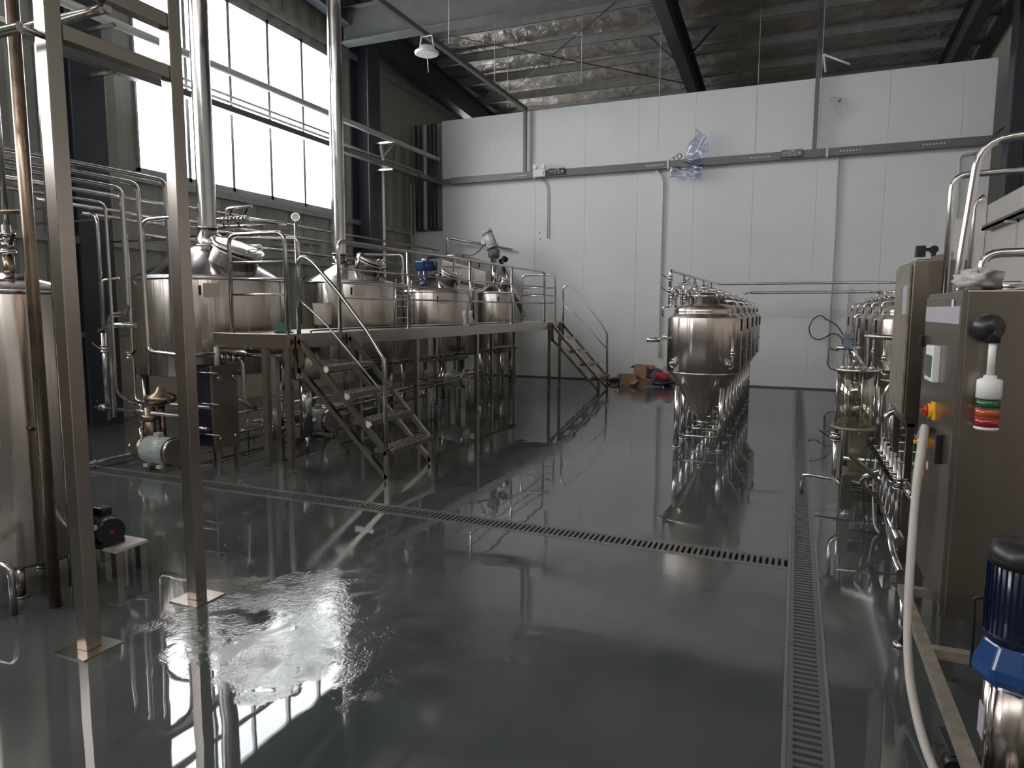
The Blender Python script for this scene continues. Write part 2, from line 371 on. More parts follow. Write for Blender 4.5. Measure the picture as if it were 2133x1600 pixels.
for k in range(16):
    y = 1.35+1.3*k
    b = MB(); z = zr(y)-.05
    b.box((XL, y-.012, z-.19), (XR, y+.0, z)).box((XL, y-.012, z-.195), (XR, y+.07, z-.18)).box((XL, y-.07, z-.012), (XR, y, z))
    struct(b.build('roof_purlin', PURL))
b = MB(); ibeam(b, (XL+.3, 12.0, 7.22), (XR, 12.0, 7.22), .66, .3); struct(b.build('tie_beam', BEAMP))
for nm, p, q in (('bracing_rod', (-7.1, 13.2, 7.3), (-2.7, 17.7, 7.1)), ('bracing_rod', (-3.2, 12.9, 7.3), (-7.3, 16.9, 7.1))):
    struct(MB().cyl(p, q, .011, n=8).build(nm, DARKB))
for p in ((-2.58, 13.1), (-2.58, 15.7), (2.88, 14.4)):
    struct(MB().bar((p[0]+.1, p[1], zrb(p[1])+.05), (p[0]+.75, p[1], zr(p[1])-.2), .04).build('rafter_brace', DARKB))
    if p[0] < 0: struct(MB().bar((p[0]-.1, p[1], zrb(p[1])+.05), (p[0]-.75, p[1], zr(p[1])-.2), .04).build('rafter_brace', DARKB))
# steel columns on the left wall and one on the right
for nm, X, y in (('steel_column', XL, 6.35), ('steel_column', XL, 12.80), ('steel_column', XL, 19.2)):
    b = MB(); h = .38 if y < 10 else .44
    ibeam(b, (X+h/2+.02, y, 0), (X+h/2+.02, y, 7.3), h, .46, up=(1, 0, 0))
    struct(b.build(nm, COLP))
b = MB(); ibeam(b, (XR-.16, 14.5, 0), (XR-.16, 14.5, 7.3), .28, .36, up=(1, 0, 0)); struct(b.build('steel_column', COLP))

# ================================================================== DRAINS
def drain(label, along, a0, a1, c0, c1, seg, slot, sw):
    t = thing('floor_drain', label, 'drain', ((c0+c1)/2, a0, 0) if along == 'Y' else (a0, (c0+c1)/2, 0))
    def bx(b, u0, u1, w0, w1, z0, z1):
        if along == 'Y': b.box((w0, u0, z0), (w1, u1, z1))
        else: b.box((u0, w0, z0), (u1, w1, z1))
    k = .018
    for s in (0, 1):
        b = MB(); w = c0 if s == 0 else c1-k; bx(b, a0, a1, w+.001, w+k-.001, -.115, .002); b.build('kerb', KERB, t)
    n = int(round((a1-a0)/seg))
    cm = (c0+c1)/2; half = slot/2
    for i in range(n):
        u0 = a0+i*seg+.002; u1 = a0+(i+1)*seg-.002
        b = MB(); bx(b, u0, u1, c0+k, cm-half, -.012, .001); bx(b, u0, u1, cm+half, c1-k, -.012, .001)
        m = int((u1-u0)/sw); st = (u1-u0)/m
        for j in range(m): bx(b, u0+j*st, u0+j*st+st*.52, cm-half, cm+half, -.012, .001)
        b.build('grate', GRATE, t)
    return t
drain('long slotted floor drain running from the foreground to the white back wall', 'Y', .6, 14.6, DX0, DX1, .56, .10, .042)
drain('slotted floor drain crossing the aisle from the left wall to the long drain', 'X', -8.98, .018, CY0, CY1, .6, .13, .037)

# ================================================================== SMALL PARTS
def valve(parent, p, ax, hd, r=.028, name='valve'):
    """butterfly valve: body between two clamps, a flat handle"""
    p = V(p); ax = V(ax).normalized(); hd = V(hd).normalized()
    b = MB().cyl(p-ax*.022, p+ax*.022, r*1.25, n=14).cyl(p-ax*.034, p-ax*.024, r*1.5, n=14).cyl(p+ax*.024, p+ax*.034, r*1.5, n=14).cyl(p, p+hd*r*2.0, r*.35, n=8)
    v = b.build(name, PIPE, parent)
    a = ax if abs(ax.dot(hd)) < .5 else V((1, 0, 0))
    MB().bar(p+hd*r*2., p+hd*r*2.+(hd*.8+a*.6)*r*3.6, r*.75, r*.3).build('handle', BLACK, v)
    return v
def legs(t, x, y, dx, dy, z, r=.03, m=PIPE, foot=True):
    for sx in (-1, 1):
        for sy in (-1, 1):
            b = MB().cyl((x+sx*dx, y+sy*dy, 0.02), (x+sx*dx, y+sy*dy, z), r, n=14)
            if foot: b.cyl((x+sx*dx, y+sy*dy, 0), (x+sx*dx, y+sy*dy, .012), r*1.6, n=16).cyl((x+sx*dx, y+sy*dy, .01), (x+sx*dx, y+sy*dy, .03), r*.5, n=10)
            b.build('leg', m, t)
def horiz_motor(t, p, d, r, L, m, capm=BLACK, feet=True):
    p = V(p); d = V(d).normalized(); q = p+d*L
    b = MB().cyl(p, q, r, n=32)
    a, c = frame_of(d)
    for k in range(28):
        th = 2*math.pi*k/28; o = (a*math.cos(th)+c*math.sin(th)); b.bar(p+d*.02+o*r, q-d*.05+o*r, .003, .006)
    mo = b.build('motor', m, t)
    MB().cyl(q-d*.01, q+d*.035, r*1.04, r*.93, n=32).cyl(q+d*.03, q+d*.036, r*.3, n=16).build('fan_cover', capm, mo)
    MB().cb(p+d*L*.4+V((0, 0, r+.02)), (.07, .07, .05)).build('terminal_box', m, mo, bevel=.006)
    if feet:
        b = MB()
        for u in (.2, .75): b.cb((p+d*L*u)+V((0, 0, -r-.0)), (.05+abs(d.y)*r*1.4, .05+abs(d.x)*r*1.4, .03))
        b.build('foot', m, t)
    return mo

# ================================================================== FERMENTERS
def make_fermenter():
    t = thing('conical_fermenter', '', 'fermentation tank', (0, 0, 0), 'conical fermenters')
    R = .42
    sh = MB().lathe((0, 0, 0), [(R-.01, .885), (R, .89), (R, 1.50), (R-.006, 1.515), (R-.05, 1.545), (R-.075, 1.56), (R-.07, 1.575), (R-.072, 1.60), (R-.10, 1.635), (.24, 1.66), (.16, 1.668)], 64).build('shell', SHELL, t)
    MB().lathe((0, 0, 0), [(.035, .30), (.05, .31), (.075, .35), (R-.03, .86), (R-.006, .885)], 64).build('cone', SHELL, t)
    mw = MB().lathe((0, 0, 0), [(.165, 1.64), (.165, 1.745), (.185, 1.75), (.185, 1.765), (.15, 1.79), (.06, 1.805), (.0, 1.808)], 40).build('manway', PIPE, t)
    for k in range(6):
        a = k*math.pi/3+.3; MB().cyl((math.cos(a)*.195, math.sin(a)*.195, 1.725), (math.cos(a)*.195, math.sin(a)*.195, 1.80), .009, n=8).build('lid_clamp', PIPE, mw)
    b = MB().tube([(.02, -.03, 1.81), (.02, -.03, 1.86), (-.07, -.03, 1.86)], .012, .03).cyl((.02, -.03, 1.81), (.02, -.03, 1.825), .022, n=12)
    b.build('vent_pipe', PIPE, mw)
    legs(t, 0, 0, .245, .27, .72, .032, PIPE)
    b = MB()
    for s in (-1, 1):
        b.cyl((-.245, s*.27, .145), (.245, s*.27, .145), .013, n=10); b.cyl((s*.245, -.27, .145), (s*.245, .27, .145), .013, n=10)
    b.build('stretcher', PIPE, t)
    valve(t, (0, 0, .27), (0, 0, 1), (1, -.15, 0), .024, 'outlet_valve')
    MB().cyl((0, 0, .22), (0, 0, .30), .018, n=12).tube([(0, 0, .24), (0, 0, .2), (0, .16, .2)], .018, .03).build('outlet_pipe', PIPE, t)
    # cleaning pipe over the shoulder, on the aisle side
    MB().tube([(.17, -.06, 1.70), (.37, -.10, 1.70), (.37, -.10, 1.565)], .016, .06).build('cleaning_pipe', PIPE, t)
    b = MB().tube([(.30, -.36, .98), (.36, -.44, .98), (.36, -.44, 1.30)], .014, .04); b.build('racking_pipe', PIPE, t)
    valve(t, (.36, -.44, 1.12), (0, 0, 1), (1, -.3, 0), .02)
    # round side ports low on the shell
    for a in (-2.35, -.72):
        n = V((math.cos(a), math.sin(a), 0)); c = n*(R-.015)+V((0, 0, .985))
        pb = MB().cyl(c, c+n*.03, .052, n=24).ring(c+n*.03, .048, .007, n).build('side_port', SHELL, t)
        MB().cyl(c+n*.03, c+n*.055, .026, n=16).ball(c+n*.06, .017).build('thermowell', PIPE, pb)
    # pressure valve on the outer side
    MB().cyl((-.41, -.08, 1.26), (-.56, -.08, 1.26), .011, n=10).cyl((-.50, -.08, 1.245), (-.65, -.10, 1.235), .03, .024, n=18).build('relief_valve', PIPE, t)
    MB().box((R-.01, -.07, 1.36), (R+.008, -.035, 1.50)).build('level_slot', BLACK, t)
    # product and gas lines at the outer side
    b = MB().tube([(-.10, .05, 1.80), (-.10, .05, 1.90), (-.34, .0, 1.90), (-.34, .0, 1.62)], .014, .05)
    l1 = b.build('gas_line', PIPE, t); valve(l1, (-.34, 0, 1.78), (0, 0, 1), (-1, -.4, 0), .022, 'gas_valve')
    b = MB().tube([(-.26, -.12, 1.63), (-.26, -.12, 1.86), (-.36, -.15, 1.86), (-.36, -.15, 1.64), (-.46, -.15, 1.64), (-.46, -.15, 1.52)], .013, .04)
    l2 = b.build('product_line', PIPE, t); valve(l2, (-.36, -.15, 1.74), (0, 0, 1), (.3, -1, 0), .022, 'line_valve'); valve(l2, (-.26, -.12, 1.79), (0, 0, 1), (-.6, -1, 0), .02, 'line_valve')
    index_kids(t); return t
f0 = make_fermenter()
FY = [8.25, 9.29, 10.32, 11.35, 12.4]
pos1 = ['nearest of the row, standing by the aisle', 'second back behind the nearest tank', 'third and middle tank of the row', 'fourth back, mostly hidden behind the others', 'farthest, closest to the white back wall']
for i, y in enumerate(FY):
    o = f0 if i == 0 else copy_tree(f0)
    o.location = (-.99, y, 0); o['label'] = 'conical fermenter in the left row, '+pos1[i]
pos2 = ['nearest, behind the dark grey far cabinet', 'second back beside the wall of pipes', 'third and middle tank', 'fourth back, its pipe loop showing', 'farthest and leftmost in view, by the back wall']
for i, y in enumerate(FY):
    o = copy_tree(f0); o.location = (1.2, y, 0); o.scale = (-1, 1, 1); o['label'] = 'conical fermenter in the right row, '+pos2[i]
# supply headers
t = thing('supply_header', 'steel overhead header pipe sloping over the left row of fermenters', 'pipe', (-1.4, 8.25, 1.6))
b = MB().tube([(-1.4, 8.25, 1.62), (-1.4, 8.25, 2.06), (-1.4, 13.6, 2.09), (1.75, 13.6, 2.09), (1.75, 12.9, 2.09)], .021, .05)
b.build('pipe', PIPE, t)
for i, y in enumerate(FY):
    if i: MB().cyl((-1.4, y, 1.66), (-1.4, y, 2.07), .013, n=10).build('drop_pipe', PIPE, t)
    valve(t, (-1.4, y, 1.97), (0, 0, 1), (1 if i % 2 else -1, -.5, 0), .02)
    valve(t, (-1.4, y, 1.82), (0, 0, 1), (-1, -.3, 0), .022)
tag(MB().tube([(-.85, 12.6, 1.88), (-.85, 13.8, 1.93), (1.25, 13.8, 1.93), (1.25, 12.6, 1.9)], .024, .06).build('crossover_pipe', PIPE), 'lower dark crossover pipe spanning between the two fermenter rows', 'pipe')

# ================================================================== BREWHOUSE TANKS
def manway(t, c, tilt, r, lid_open=.04):
    mx = Matrix.Translation(V(c)) @ Matrix.Rotation(tilt, 4, 'Y')
    o = MB(mx).lathe((0, 0, 0), [(r*.98, -.16), (r, 0), (r+.015, .005), (r+.015, .02), (r*.9, .022)], 36).build('manway', PIPE, t)
    mx2 = mx @ Matrix.Translation((-r, 0, .03)) @ Matrix.Rotation(-lid_open, 4, 'Y') @ Matrix.Translation((r, 0, 0))
    l = MB(mx2).lathe((0, 0, 0), [(r+.02, 0), (r+.024, .02), (r*.85, .035), (r*.4, .05), (0, .055)], 36).ring((0, 0, .02), r+.012, .01).build('lid', PIPE, o)
    MB(mx2).tube([(r*.7, -.06, .04), (r*.9, -.06, .09), (r*.9, .06, .09), (r*.7, .06, .04)], .007, .02).build('lid_handle', PIPE, l)
    MB(mx).bar((-r-.02, 0, -.05), (-r-.02, 0, .07), .03, .05).build('hinge', SQ, o)
    MB(mx).bar((r*.95, 0, -.04), (r*1.18, 0, -.08), .022).cyl((r*1.18, 0, -.02), (r*1.2, 0, -.14), .008, n=8).build('latch', BLACK, o)
    return o
def brew_tank(label, x, y, R, zb, zt, dome, mwr, name='brew_kettle', platew=.16, chim=None):
    t = thing(name, label, 'brewing tank', (x, y, 0))
    MB().lathe((x, y, 0), [(R-.01, zb), (R, zb+.01), (R, zt-.01), (R-.004, zt)], 72).build('shell', SHELL, t)
    MB().lathe((x, y, 0), [(R+.012, zt-.012), (R+.014, zt), (R+.008, zt+.012)], 72).build('rim_band', PIPE, t)
    rr = .13 if chim else .06
    MB().lathe((x, y, 0), [(R, zt), (R*.93, zt+dome*.10), (R*.7, zt+dome*.38), (R*.4, zt+dome*.75), (rr, zt+dome)], 72).build('dome', PIPE, t)
    MB().lathe((x, y, 0), [(.03, zb-.10), (.06, zb-.09), (R*.8, zb-.02), (R-.01, zb)], 48).build('bottom', SHELL, t)
    legs(t, x, y, R*.62, R*.62, zb-.01, .045, SQ)
    z = zt+dome*.36; manway(t, (x+R*.62, y-R*.12, z+.17), .46, mwr)
    fa = -.75; n = V((math.cos(fa), math.sin(fa), 0)); mx = Matrix.Translation(V((x, y, zt-.13))+n*(R-.004)) @ Matrix.Rotation(fa, 4, 'Z')
    MB(mx).box((-.01, -platew/2, -.075), (.01, platew/2, .075)).build('nameplate', SQ, t)
    MB(mx).box((-.01, -platew/2-.045, -.05), (.012, -platew/2-.02, .05)).build('level_slot', BLACK, t)
    return t
def chimney(t, x, y, z0, z1, ztop, r0=.17, r1=.105):
    o = MB().lathe((x, y, 0), [(r0*1.0, z0), (r0*.98, z0+.12), (r0, z0+.14), (r1, z1)], 40).build('stack_cone', PIPE, t)
    MB().cyl((x, y, z1), (x, y, ztop), r1, n=32, caps=False).build('vapour_stack', PIPE, t)
    b = MB().ring((x, y, z1), r1+.008, .012).ring((x, y, z0+.13), r0+.004, .01)
    b.build('stack_clamp', PIPE, t)
    return o
T1 = brew_tank('largest steel brewing kettle at the near end of the platform, with tapering vapour stack', -6.5, 6.2, .85, .85, 1.92, .42, .28, chim=1)
chimney(T1, -6.5, 6.2, 2.20, 2.54, zr(6.2)-.06, .15)
T2 = brew_tank('second steel brewing tank from the near end, beside the stair top, with straight vapour stack', -6.15, 8.5, .66, .88, 1.97, .32, .19, chim=1)
chimney(T2, -6.33, 8.5, 2.12, 2.4, zr(8.5)-.06, .11, .10)
T3 = brew_tank('third steel brewing tank carrying a blue agitator motor on its dome', -6.1, 10.9, .64, .70, 1.89, .32, .17)
T4 = brew_tank('smallest steel brewing tank at the far end of the platform by the stair', -5.93, 13.35, .39, .74, 1.93, .22, .12)
# wet-side fittings of each tank
for (t, x, y, R, z) in ((T1, -6.5, 6.2, .85, 2.3), (T2, -6.15, 8.5, .66, 2.25), (T3, -6.1, 10.9, .64, 2.2)):
    b = MB().tube([(x+R*.1, y+R*.35, z-.14), (x+R*.1, y+R*.35, z+.16), (x+R*.6, y+R*.75, z+.16), (x+R*.9, y+R*.8, z+.16), (x+R*.9, y+R*.8, 1.4)], .02, .07)
    o = b.build('spray_pipe', PIPE, t); valve(o, (x+R*.9, y+R*.8, 1.95), (0, 0, 1), (1, 0, 0), .025)
    b = MB()
    for k in range(5):
        a = k*.28+.3; b.cyl((x-R*.1+k*.075, y+R*.5, z-.15), (x-R*.1+k*.075, y+R*.5, z+.05), .012, n=8)
        b.cyl((x-R*.1+k*.075, y+R*.5, z+.0), (x-R*.1+k*.075, y+R*.5, z+.03), .022, n=10)
    b.tube([(x-R*.2, y+R*.5, z+.06), (x+R*.5, y+R*.5, z+.06), (x+R*.5, y+R*.5, z-.1)], .014, .04)
    b.build('inlet_manifold', PIPE, t)
BLUEM = mat('agitator_blue_paint', (.01, .03, .16), .3, noise=.1)
mo = horiz_motor(T3, (-6.25, 10.78, 2.36), (.85, .5, 0), .085, .24, BLUEM, BLACK, feet=False)
MB().cb((-6.25, 10.78, 2.36), (.17, .17, .17)).cyl((-6.2, 10.8, 2.1), (-6.2, 10.8, 2.3), .06, n=20).build('gearbox', BLUEL, T3, bevel=.02)
MB().cyl((-6.2, 10.8, 2.44), (-6.2, 10.8, 2.49), .05, n=16).build('gearbox_cap', WHITE, T3)
b = MB()
for k in range(4):
    a = k*H2+.4; b.cyl((-6.2+.1*math.cos(a), 10.8+.1*math.sin(a), 2.1), (-6.2+.1*math.cos(a), 10.8+.1*math.sin(a), 2.27), .01, n=8)
b.build('motor_stand', PIPE, T3)

# grist hopper and auger
t = thing('grist_hopper', 'tall boxy steel grain hopper with sloped lid behind the platform', 'hopper', (-7.0, 14.35, 0))
x0, x1, y0, y1 = -7.55, -6.45, 13.95, 14.75
b = MB().add([(x0, y0, 1.25), (x1, y0, 1.25), (x1, y1, 1.25), (x0, y1, 1.25), (x0, y0, 2.72), (x1, y0, 2.42), (x1, y1, 2.62), (x0, y1, 2.92)],
             [(0, 3, 2, 1), (4, 5, 6, 7), (0, 1, 5, 4), (1, 2, 6, 5), (2, 3, 7, 6), (3, 0, 4, 7)])
BOXL = mat('pale_sheet_steel', (.52, .48, .43), .38, .9, rvar=.05); b.build('body', BOXL, t, bevel=.008)
MB().add([(x0, y0, 1.25), (x1, y0, 1.25), (x1, y1, 1.25), (x0, y1, 1.25), (-7.1, 14.25, .55), (-6.9, 14.25, .55), (-6.9, 14.45, .55), (-7.1, 14.45, .55)],
         [(0, 1, 2, 3), (7, 6, 5, 4), (0, 4, 5, 1), (1, 5, 6, 2), (2, 6, 7, 3), (3, 7, 4, 0)]).build('discharge_cone', BOXS, t)
for sx in (x0+.03, x1-.03):
    for sy in (y0+.03, y1-.03): MB().box((sx-.025, sy-.025, 0), (sx+.025, sy+.025, 1.24)).build('leg', SQ, t)
b = MB().bar((x1-.62, y0-.012, 2.20), (x1-.05, y0-.012, 2.10), .02, .08); b.build('handle', PIPE, t)
b = MB()
for p in ((-7.4, 2.79), (-7.0, 2.70), (-6.7, 2.60)): b.cyl((p[0], y0+.2, p[1]-.06), (p[0], y0+.2, p[1]+.05), .016, n=10)
b.build('bolt', BLACK, t)
t = thing('grain_auger', 'inclined grain auger with grey motor tilted on top of its tube', 'auger', (-6.1, 14.1, 0))
p0, p1 = V((-6.28, 14.1, 2.95)), V((-5.6, 14.1, 1.5))
MB().cyl((-6.22, 13.9, 1.9), (-6.22, 13.9, 2.72), .075, n=24).build('drop_tube', PIPE, t)
MB().cyl(p0+V((.12, 0, -.25)), p1, .055, n=20).cyl(p1, p1+V((.02, 0, -.06)), .07, n=20).build('screw_tube', PIPE, t)
MB().cb((-6.25, 13.95, 2.83), (.22, .2, .2)).cyl((-6.2, 13.9, 2.72), (-6.25, 13.95, 2.8), .1, n=20).build('gearbox', mat('dark_gearbox_paint', (.09, .09, .09), .4), t, bevel=.03)
d = V((-.42, 0, 1)).normalized(); q = V((-6.27, 13.95, 2.93))
b = MB().cyl(q, q+d*.06, .14, n=24).cyl(q+d*.06, q+d*.36, .115, n=24)
a_, c_ = frame_of(d)
for k in range(24):
    th = k*math.pi/12; o_ = a_*math.cos(th)+c_*math.sin(th); b.bar(q+d*.08+o_*.115, q+d*.3+o_*.115, .004, .012)
mm = b.build('motor', mat('silver_motor_paint', (.45, .45, .44), .35, .4), t)
MB().cyl(q+d*.36, q+d*.43, .125, .11, n=24).ring(q+d*.43, .06, .008, d).build('fan_cover', COND, mm)
MB().cb(q+d*.18+V((-.13, -.06, -.02)), (.1, .08, .12)).build('terminal_box', COND, mm, bevel=.01)
MB().tube([q+d*.1+V((-.16, -.08, -.02)), (-6.55, 13.8, 2.85), (-6.75, 13.8, 2.76), (-6.95, 13.8, 2.82), (-7.0, 13.95, 2.72)], .009, .1, 8).build('cable', RUBBER, t)
MB().cyl((-6.05, 14.05, 2.72), (-5.98, 14.0, 2.68), .06, n=18).build('inlet_flange', BLACK, t)
tag(MB().tube([(-7.75, 14.6, 1.3), (-7.75, 14.6, 3.28), (-6.2, 14.9, 2.98)], .03, .05).build('wall_rail', PIPE), 'pale bent rail rising behind the grain hopper against the wall', 'pipe')
tag(MB().tube([(-7.6, 13.4, 2.72), (-6.95, 13.4, 2.76), (-6.95, 13.4, 0)], .028, .03).build('steam_pipe', PIPE), 'pale right-angled pipe left of the grain hopper', 'pipe')

# ================================================================== PLATFORM
XD0, XD1, YD0, YD1, ZD = -5.42, -4.47, 5.18, 13.45, 1.35
t = PF = thing('service_platform', 'long raised steel service platform with guard rails beside the brewing tanks', 'platform', (-4.9, 9.3, 0))
MB().box((XD0, YD0+.04, ZD-.015), (XD1-.04, YD1-.04, ZD)).build('deck', CHECK, t)
MB().box((XD1-.05, YD0, ZD-.14), (XD1, YD1, ZD+.001)).build('edge_beam', SQ, t, bevel=.003)
MB().box((XD0, YD0, ZD-.14), (XD1-.05, YD0+.05, ZD+.001)).build('end_beam', SQ, t, bevel=.003, label='short beam across the near end')
MB().box((XD0, YD1-.05, ZD-.14), (XD1-.05, YD1, ZD+.001)).build('end_beam', SQ, t, bevel=.003)
MB().box((XD0, YD0+.05, ZD-.14), (XD0+.05, YD1-.05, ZD-.015)).build('inner_beam', SQ, t)
b = MB()
for k in range(8): y = 6.1+k*.95; b.box((XD0+.05, y-.02, ZD-.1), (XD1-.05, y+.02, ZD-.015))
b.build('joist', SQ, t)
for (x, y) in ((-4.50, 5.21), (-4.78, 5.21), (-4.50, 7.6), (-4.50, 9.4), (-4.50, 12.75), (-4.50, 13.40), (-5.38, 7.6), (-5.38, 9.7), (-5.38, 11.9), (-5.38, 13.05)):
    w = .028
    MB().box((x-w, y-w, .03), (x+w, y+w, ZD-.14)).box((x-.05, y-.05, 0), (x+.05, y+.05, .008)).cyl((x, y, .005), (x, y, .04), .012, n=8).build('leg', SQ, t)
ZT = 2.31
def rail(t, posts, top, mids, r=.021, rm=.011, bend=.10, name='guard_rail'):
    b = MB().tube(top, r, bend); o = b.build(name, PIPE, t)
    for p in posts: MB().cyl(p[0], p[1], r*.9, n=12).cyl((p[0][0], p[0][1], p[0][2]), (p[0][0], p[0][1], p[0][2]+.01), r*2, n=14).build('post', PIPE, o)
    for m in mids: MB().cyl(m[0], m[1], rm, n=8).build('mid_rail', PIPE, o)
    return o
XE = XD1-.025
rail(t, [], [(-5.18, 5.2, ZD), (-5.18, 5.2, ZT), (XE, 5.2, ZT), (XE, 5.2, ZD)], [((-5.18, 5.2, z), (XE, 5.2, z)) for z in (1.73, 1.88, 2.04)])
yp = [7.42, 9.18, 10.78]
rail(t, [((XE, y, ZD), (XE, y, ZT)) for y in yp], [(XE, 6.02, ZD), (XE, 6.02, ZT), (XE, 12.42, ZT), (XE, 12.42, ZD)], [((XE, 6.02, z), (XE, 12.42, z)) for z in (1.71, 1.87, 2.02)])
rail(t, [], [(-5.36, 13.42, ZD), (-5.36, 13.42, ZT), (-4.62, 13.42, ZT), (-4.62, 13.42, ZD)], [((-5.36, 13.42, z), (-4.62, 13.42, z)) for z in (1.73, 1.88, 2.04)])
MB().tube([(XE, 5.55, ZD+.01), (XE-.3, 5.9, ZD+.012), (XE-.12, 7.2, ZD+.02), (XE-.15, 9.0, ZD+.012), (XE-.1, 11.5, ZD+.015)], .008, .2, 8).build('deck_cable', RUBBER, t)

def stair(label, y0, y1, xt, xf, n, hx, side):
    t = thing('steel_staircase', label, 'stairs', (xf, (y0+y1)/2, 0))
    zt = ZD-.02; w = .045
    sl = (zt-0)/(xf-xt)
    for y in (y0, y1):
        b = MB()
        b.bar((xt, y, zt-.04), (xf-.02, y, .25), w, w).bar((xt, y, zt-.32), (xf-.02, y, .02), w, w).box((xf-.045, y-w/2, 0), (xf, y+w/2, .28)).box((xt-.02, y-w/2, zt-.36), (xt+.03, y+w/2, zt))
        b.build('stringer', SQ, t)
    for i in range(n):
        u = (i+1)/(n+.18); x = xt+(xf-xt)*u-.02; z = zt-.04-(zt-.29)*u
        b = MB().box((x-.11, y0+w/2, z-.045), (x+.10, y1-w/2, z))
        q = b
        for a in range(4):
            for c in range(14): q.cyl((x-.085+a*.055, y0+.05+c*(y1-y0-.1)/13, z-.001), (x-.085+a*.055, y0+.05+c*(y1-y0-.1)/13, z+.006), .014, .010, n=8)
        b.build('tread', SQ, t)
    y = y0 if side == 0 else y1
    hr = MB().tube([(xt-.0, y, ZD), (xt-.0, y, ZD+.68), (xt+.07, y, ZD+.745), (xt+.18, y, ZD+.69), (xt+.47, y, ZD+.40), (xt+.78, y, ZD+.04), (xf-.04, y, 1.13), (xf-.03, y, .26)], .020, .05).build('handrail', PIPE, t)
    MB().tube([(xt, y, ZD+.34), (xt+.3, y, ZD+.12), (xt+.62, y, ZD-.2), (xf-.035, y, .80)], .010, .15, 8).build('mid_rail', PIPE, hr)
    return t
stair('steel staircase nearest the camera, curved handrail, leading up to the platform', 5.30, 6.12, -4.44, -3.44, 4, 0, 0)
stair('steel staircase at the far end of the platform, against the white wall', 12.74, 13.40, -4.44, -3.46, 4, 0, 1)

# things standing on or hanging at the platform
t = thing('tablet', 'dark green tablet propped open on the near end of the platform deck', 'tablet', (-4.72, 5.4, ZD))
mx = Matrix.Translation((-4.72, 5.4, ZD+.005)) @ Matrix.Rotation(.5, 4, 'Z')
MB(mx @ Matrix.Rotation(-.45, 4, 'X')).box((-.075, 0, 0), (.075, .01, .12)).build('screen', GREENP, t)
MB(mx).box((-.075, -.06, 0), (.10, .03, .012)).build('base', BLACK, t)
def lump(c, s, seed, m, name, n=18, amp=.35, fr=2.2):
    b = MB(); pr = 12; vs = []; fs = []
    for i in range(pr+1):
        ph = math.pi*i/pr
        for k in range(n):
            th = 2*math.pi*k/n; d = V((math.sin(ph)*math.cos(th), math.sin(ph)*math.sin(th), -math.cos(ph)))
            r = 1+amp*noise.noise(d*fr+V((seed, seed*1.7, 0)))+amp*.4*noise.noise(d*fr*2.6+V((seed, 0, seed)))
            p = V((d.x*s[0]*r, d.y*s[1]*r, (d.z*r+1)*s[2])); p.z = max(p.z, 0); vs.append(p+V(c))
    fs = [(i*n+k, i*n+(k+1) % n, (i+1)*n+(k+1) % n, (i+1)*n+k) for i in range(pr) for k in range(n)]
    b.add(vs, fs, True); return b.build(name, m)
tag(lump((-5.22, 6.9, 1.62), (.09, .12, .17), 3, BAGM, 'plastic_bag', amp=.5), 'white plastic bag slumped against the second tank behind the stair handrail', 'bag')
tag(MB().lathe((-5.25, 6.7, 1.40), [(.085, 0), (.10, .01), (.115, .26), (.108, .26), (.09, .02)], 28).build('bucket', mat('cream_plastic', (.55, .50, .42), .5)), 'cream plastic bucket on the deck behind the stair handrail', 'bucket')
mx = Matrix.Translation((XE-.0, 9.12, ZD+.005))
b = MB(mx)
for s in (-1, 1): b.sheet([[V((s*.035+dx*.03+.01*math.sin(z*30), s*.03-.02, z)) for dx in (-1, 0, 1)] for z in (0, .08, .16, .22)])
tag(b.build('rubber_glove', mat('pale_rubber', (.50, .38, .35), .5), sol=.008), 'pinkish glove hanging over the foot of a guard rail post', 'glove')
# ladder between tanks two and three
t = thing('access_ladder', 'narrow steel ladder between the second and third brewing tanks', 'ladder', (-5.33, 8.7, ZD))
for y in (8.46, 8.90): MB().cyl((-5.33, y, ZD), (-5.33, y, 2.02), .012, n=10).build('side_rail', PIPE, t)
for k in range(4): MB().cyl((-5.33, 8.46, ZD+.12+k*.16), (-5.33, 8.90, ZD+.12+k*.16), .010, n=8).build('rung', PIPE, t)

# ================================================================== PIPEWORK BY THE BREWHOUSE
def pipe(label, pts, r=.019, bend=.07, m=PIPE, name='process_pipe', cat='pipe', group=None, clamps=()):
    t = MB().tube(pts, r, bend).build(name, m); tag(t, label, cat, group)
    for c, ax in clamps:
        a = V(ax); MB().cyl(V(c)-a*.008, V(c)+a*.008, r*1.7, n=14).build('clamp', m, t)
    return t
XB = -6.0
ya = .9
B = [('topmost of the parallel pipes from the left, dropping beside the kettle', [(XB, ya, 2.88), (XB, 5.20, 2.88), (XB, 5.24, 1.05), (XB, 5.24, .95)], .024),
     ('second parallel pipe from the left, turning down and off to the heat exchanger', [(XB, ya, 2.80), (XB, 4.88, 2.80), (XB, 4.90, 1.16), (-5.5, 4.90, 1.13), (-5.5, 5.3, 1.13), (-5.5, 5.38, 1.02)], .022),
     ('third parallel pipe from the left, reaching the valves near the floor', [(XB-.02, ya, 2.73), (XB-.02, 4.72, 2.73), (XB-.02, 4.72, 1.55), (XB-.3, 4.72, 1.52), (XB-.3, 4.72, .5)], .022),
     ('fourth parallel pipe from the left with a short vertical end', [(XB-.12, ya, 2.66), (XB-.12, 4.80, 2.66), (XB-.12, 4.80, 2.35), (XB-.35, 5.0, 2.35), (XB-.35, 5.0, .62), (-5.3, 5.0, .62)], .019),
     ('lowest of the parallel pipes from the left, slender', [(XB-.16, ya, 2.59), (XB-.16, 4.65, 2.59), (XB-.16, 4.65, .75), (XB-.16, 4.86, .62)], .015)]
for lb, pts, r in B: pipe(lb, pts, r, .09, group='parallel pipes from the left')
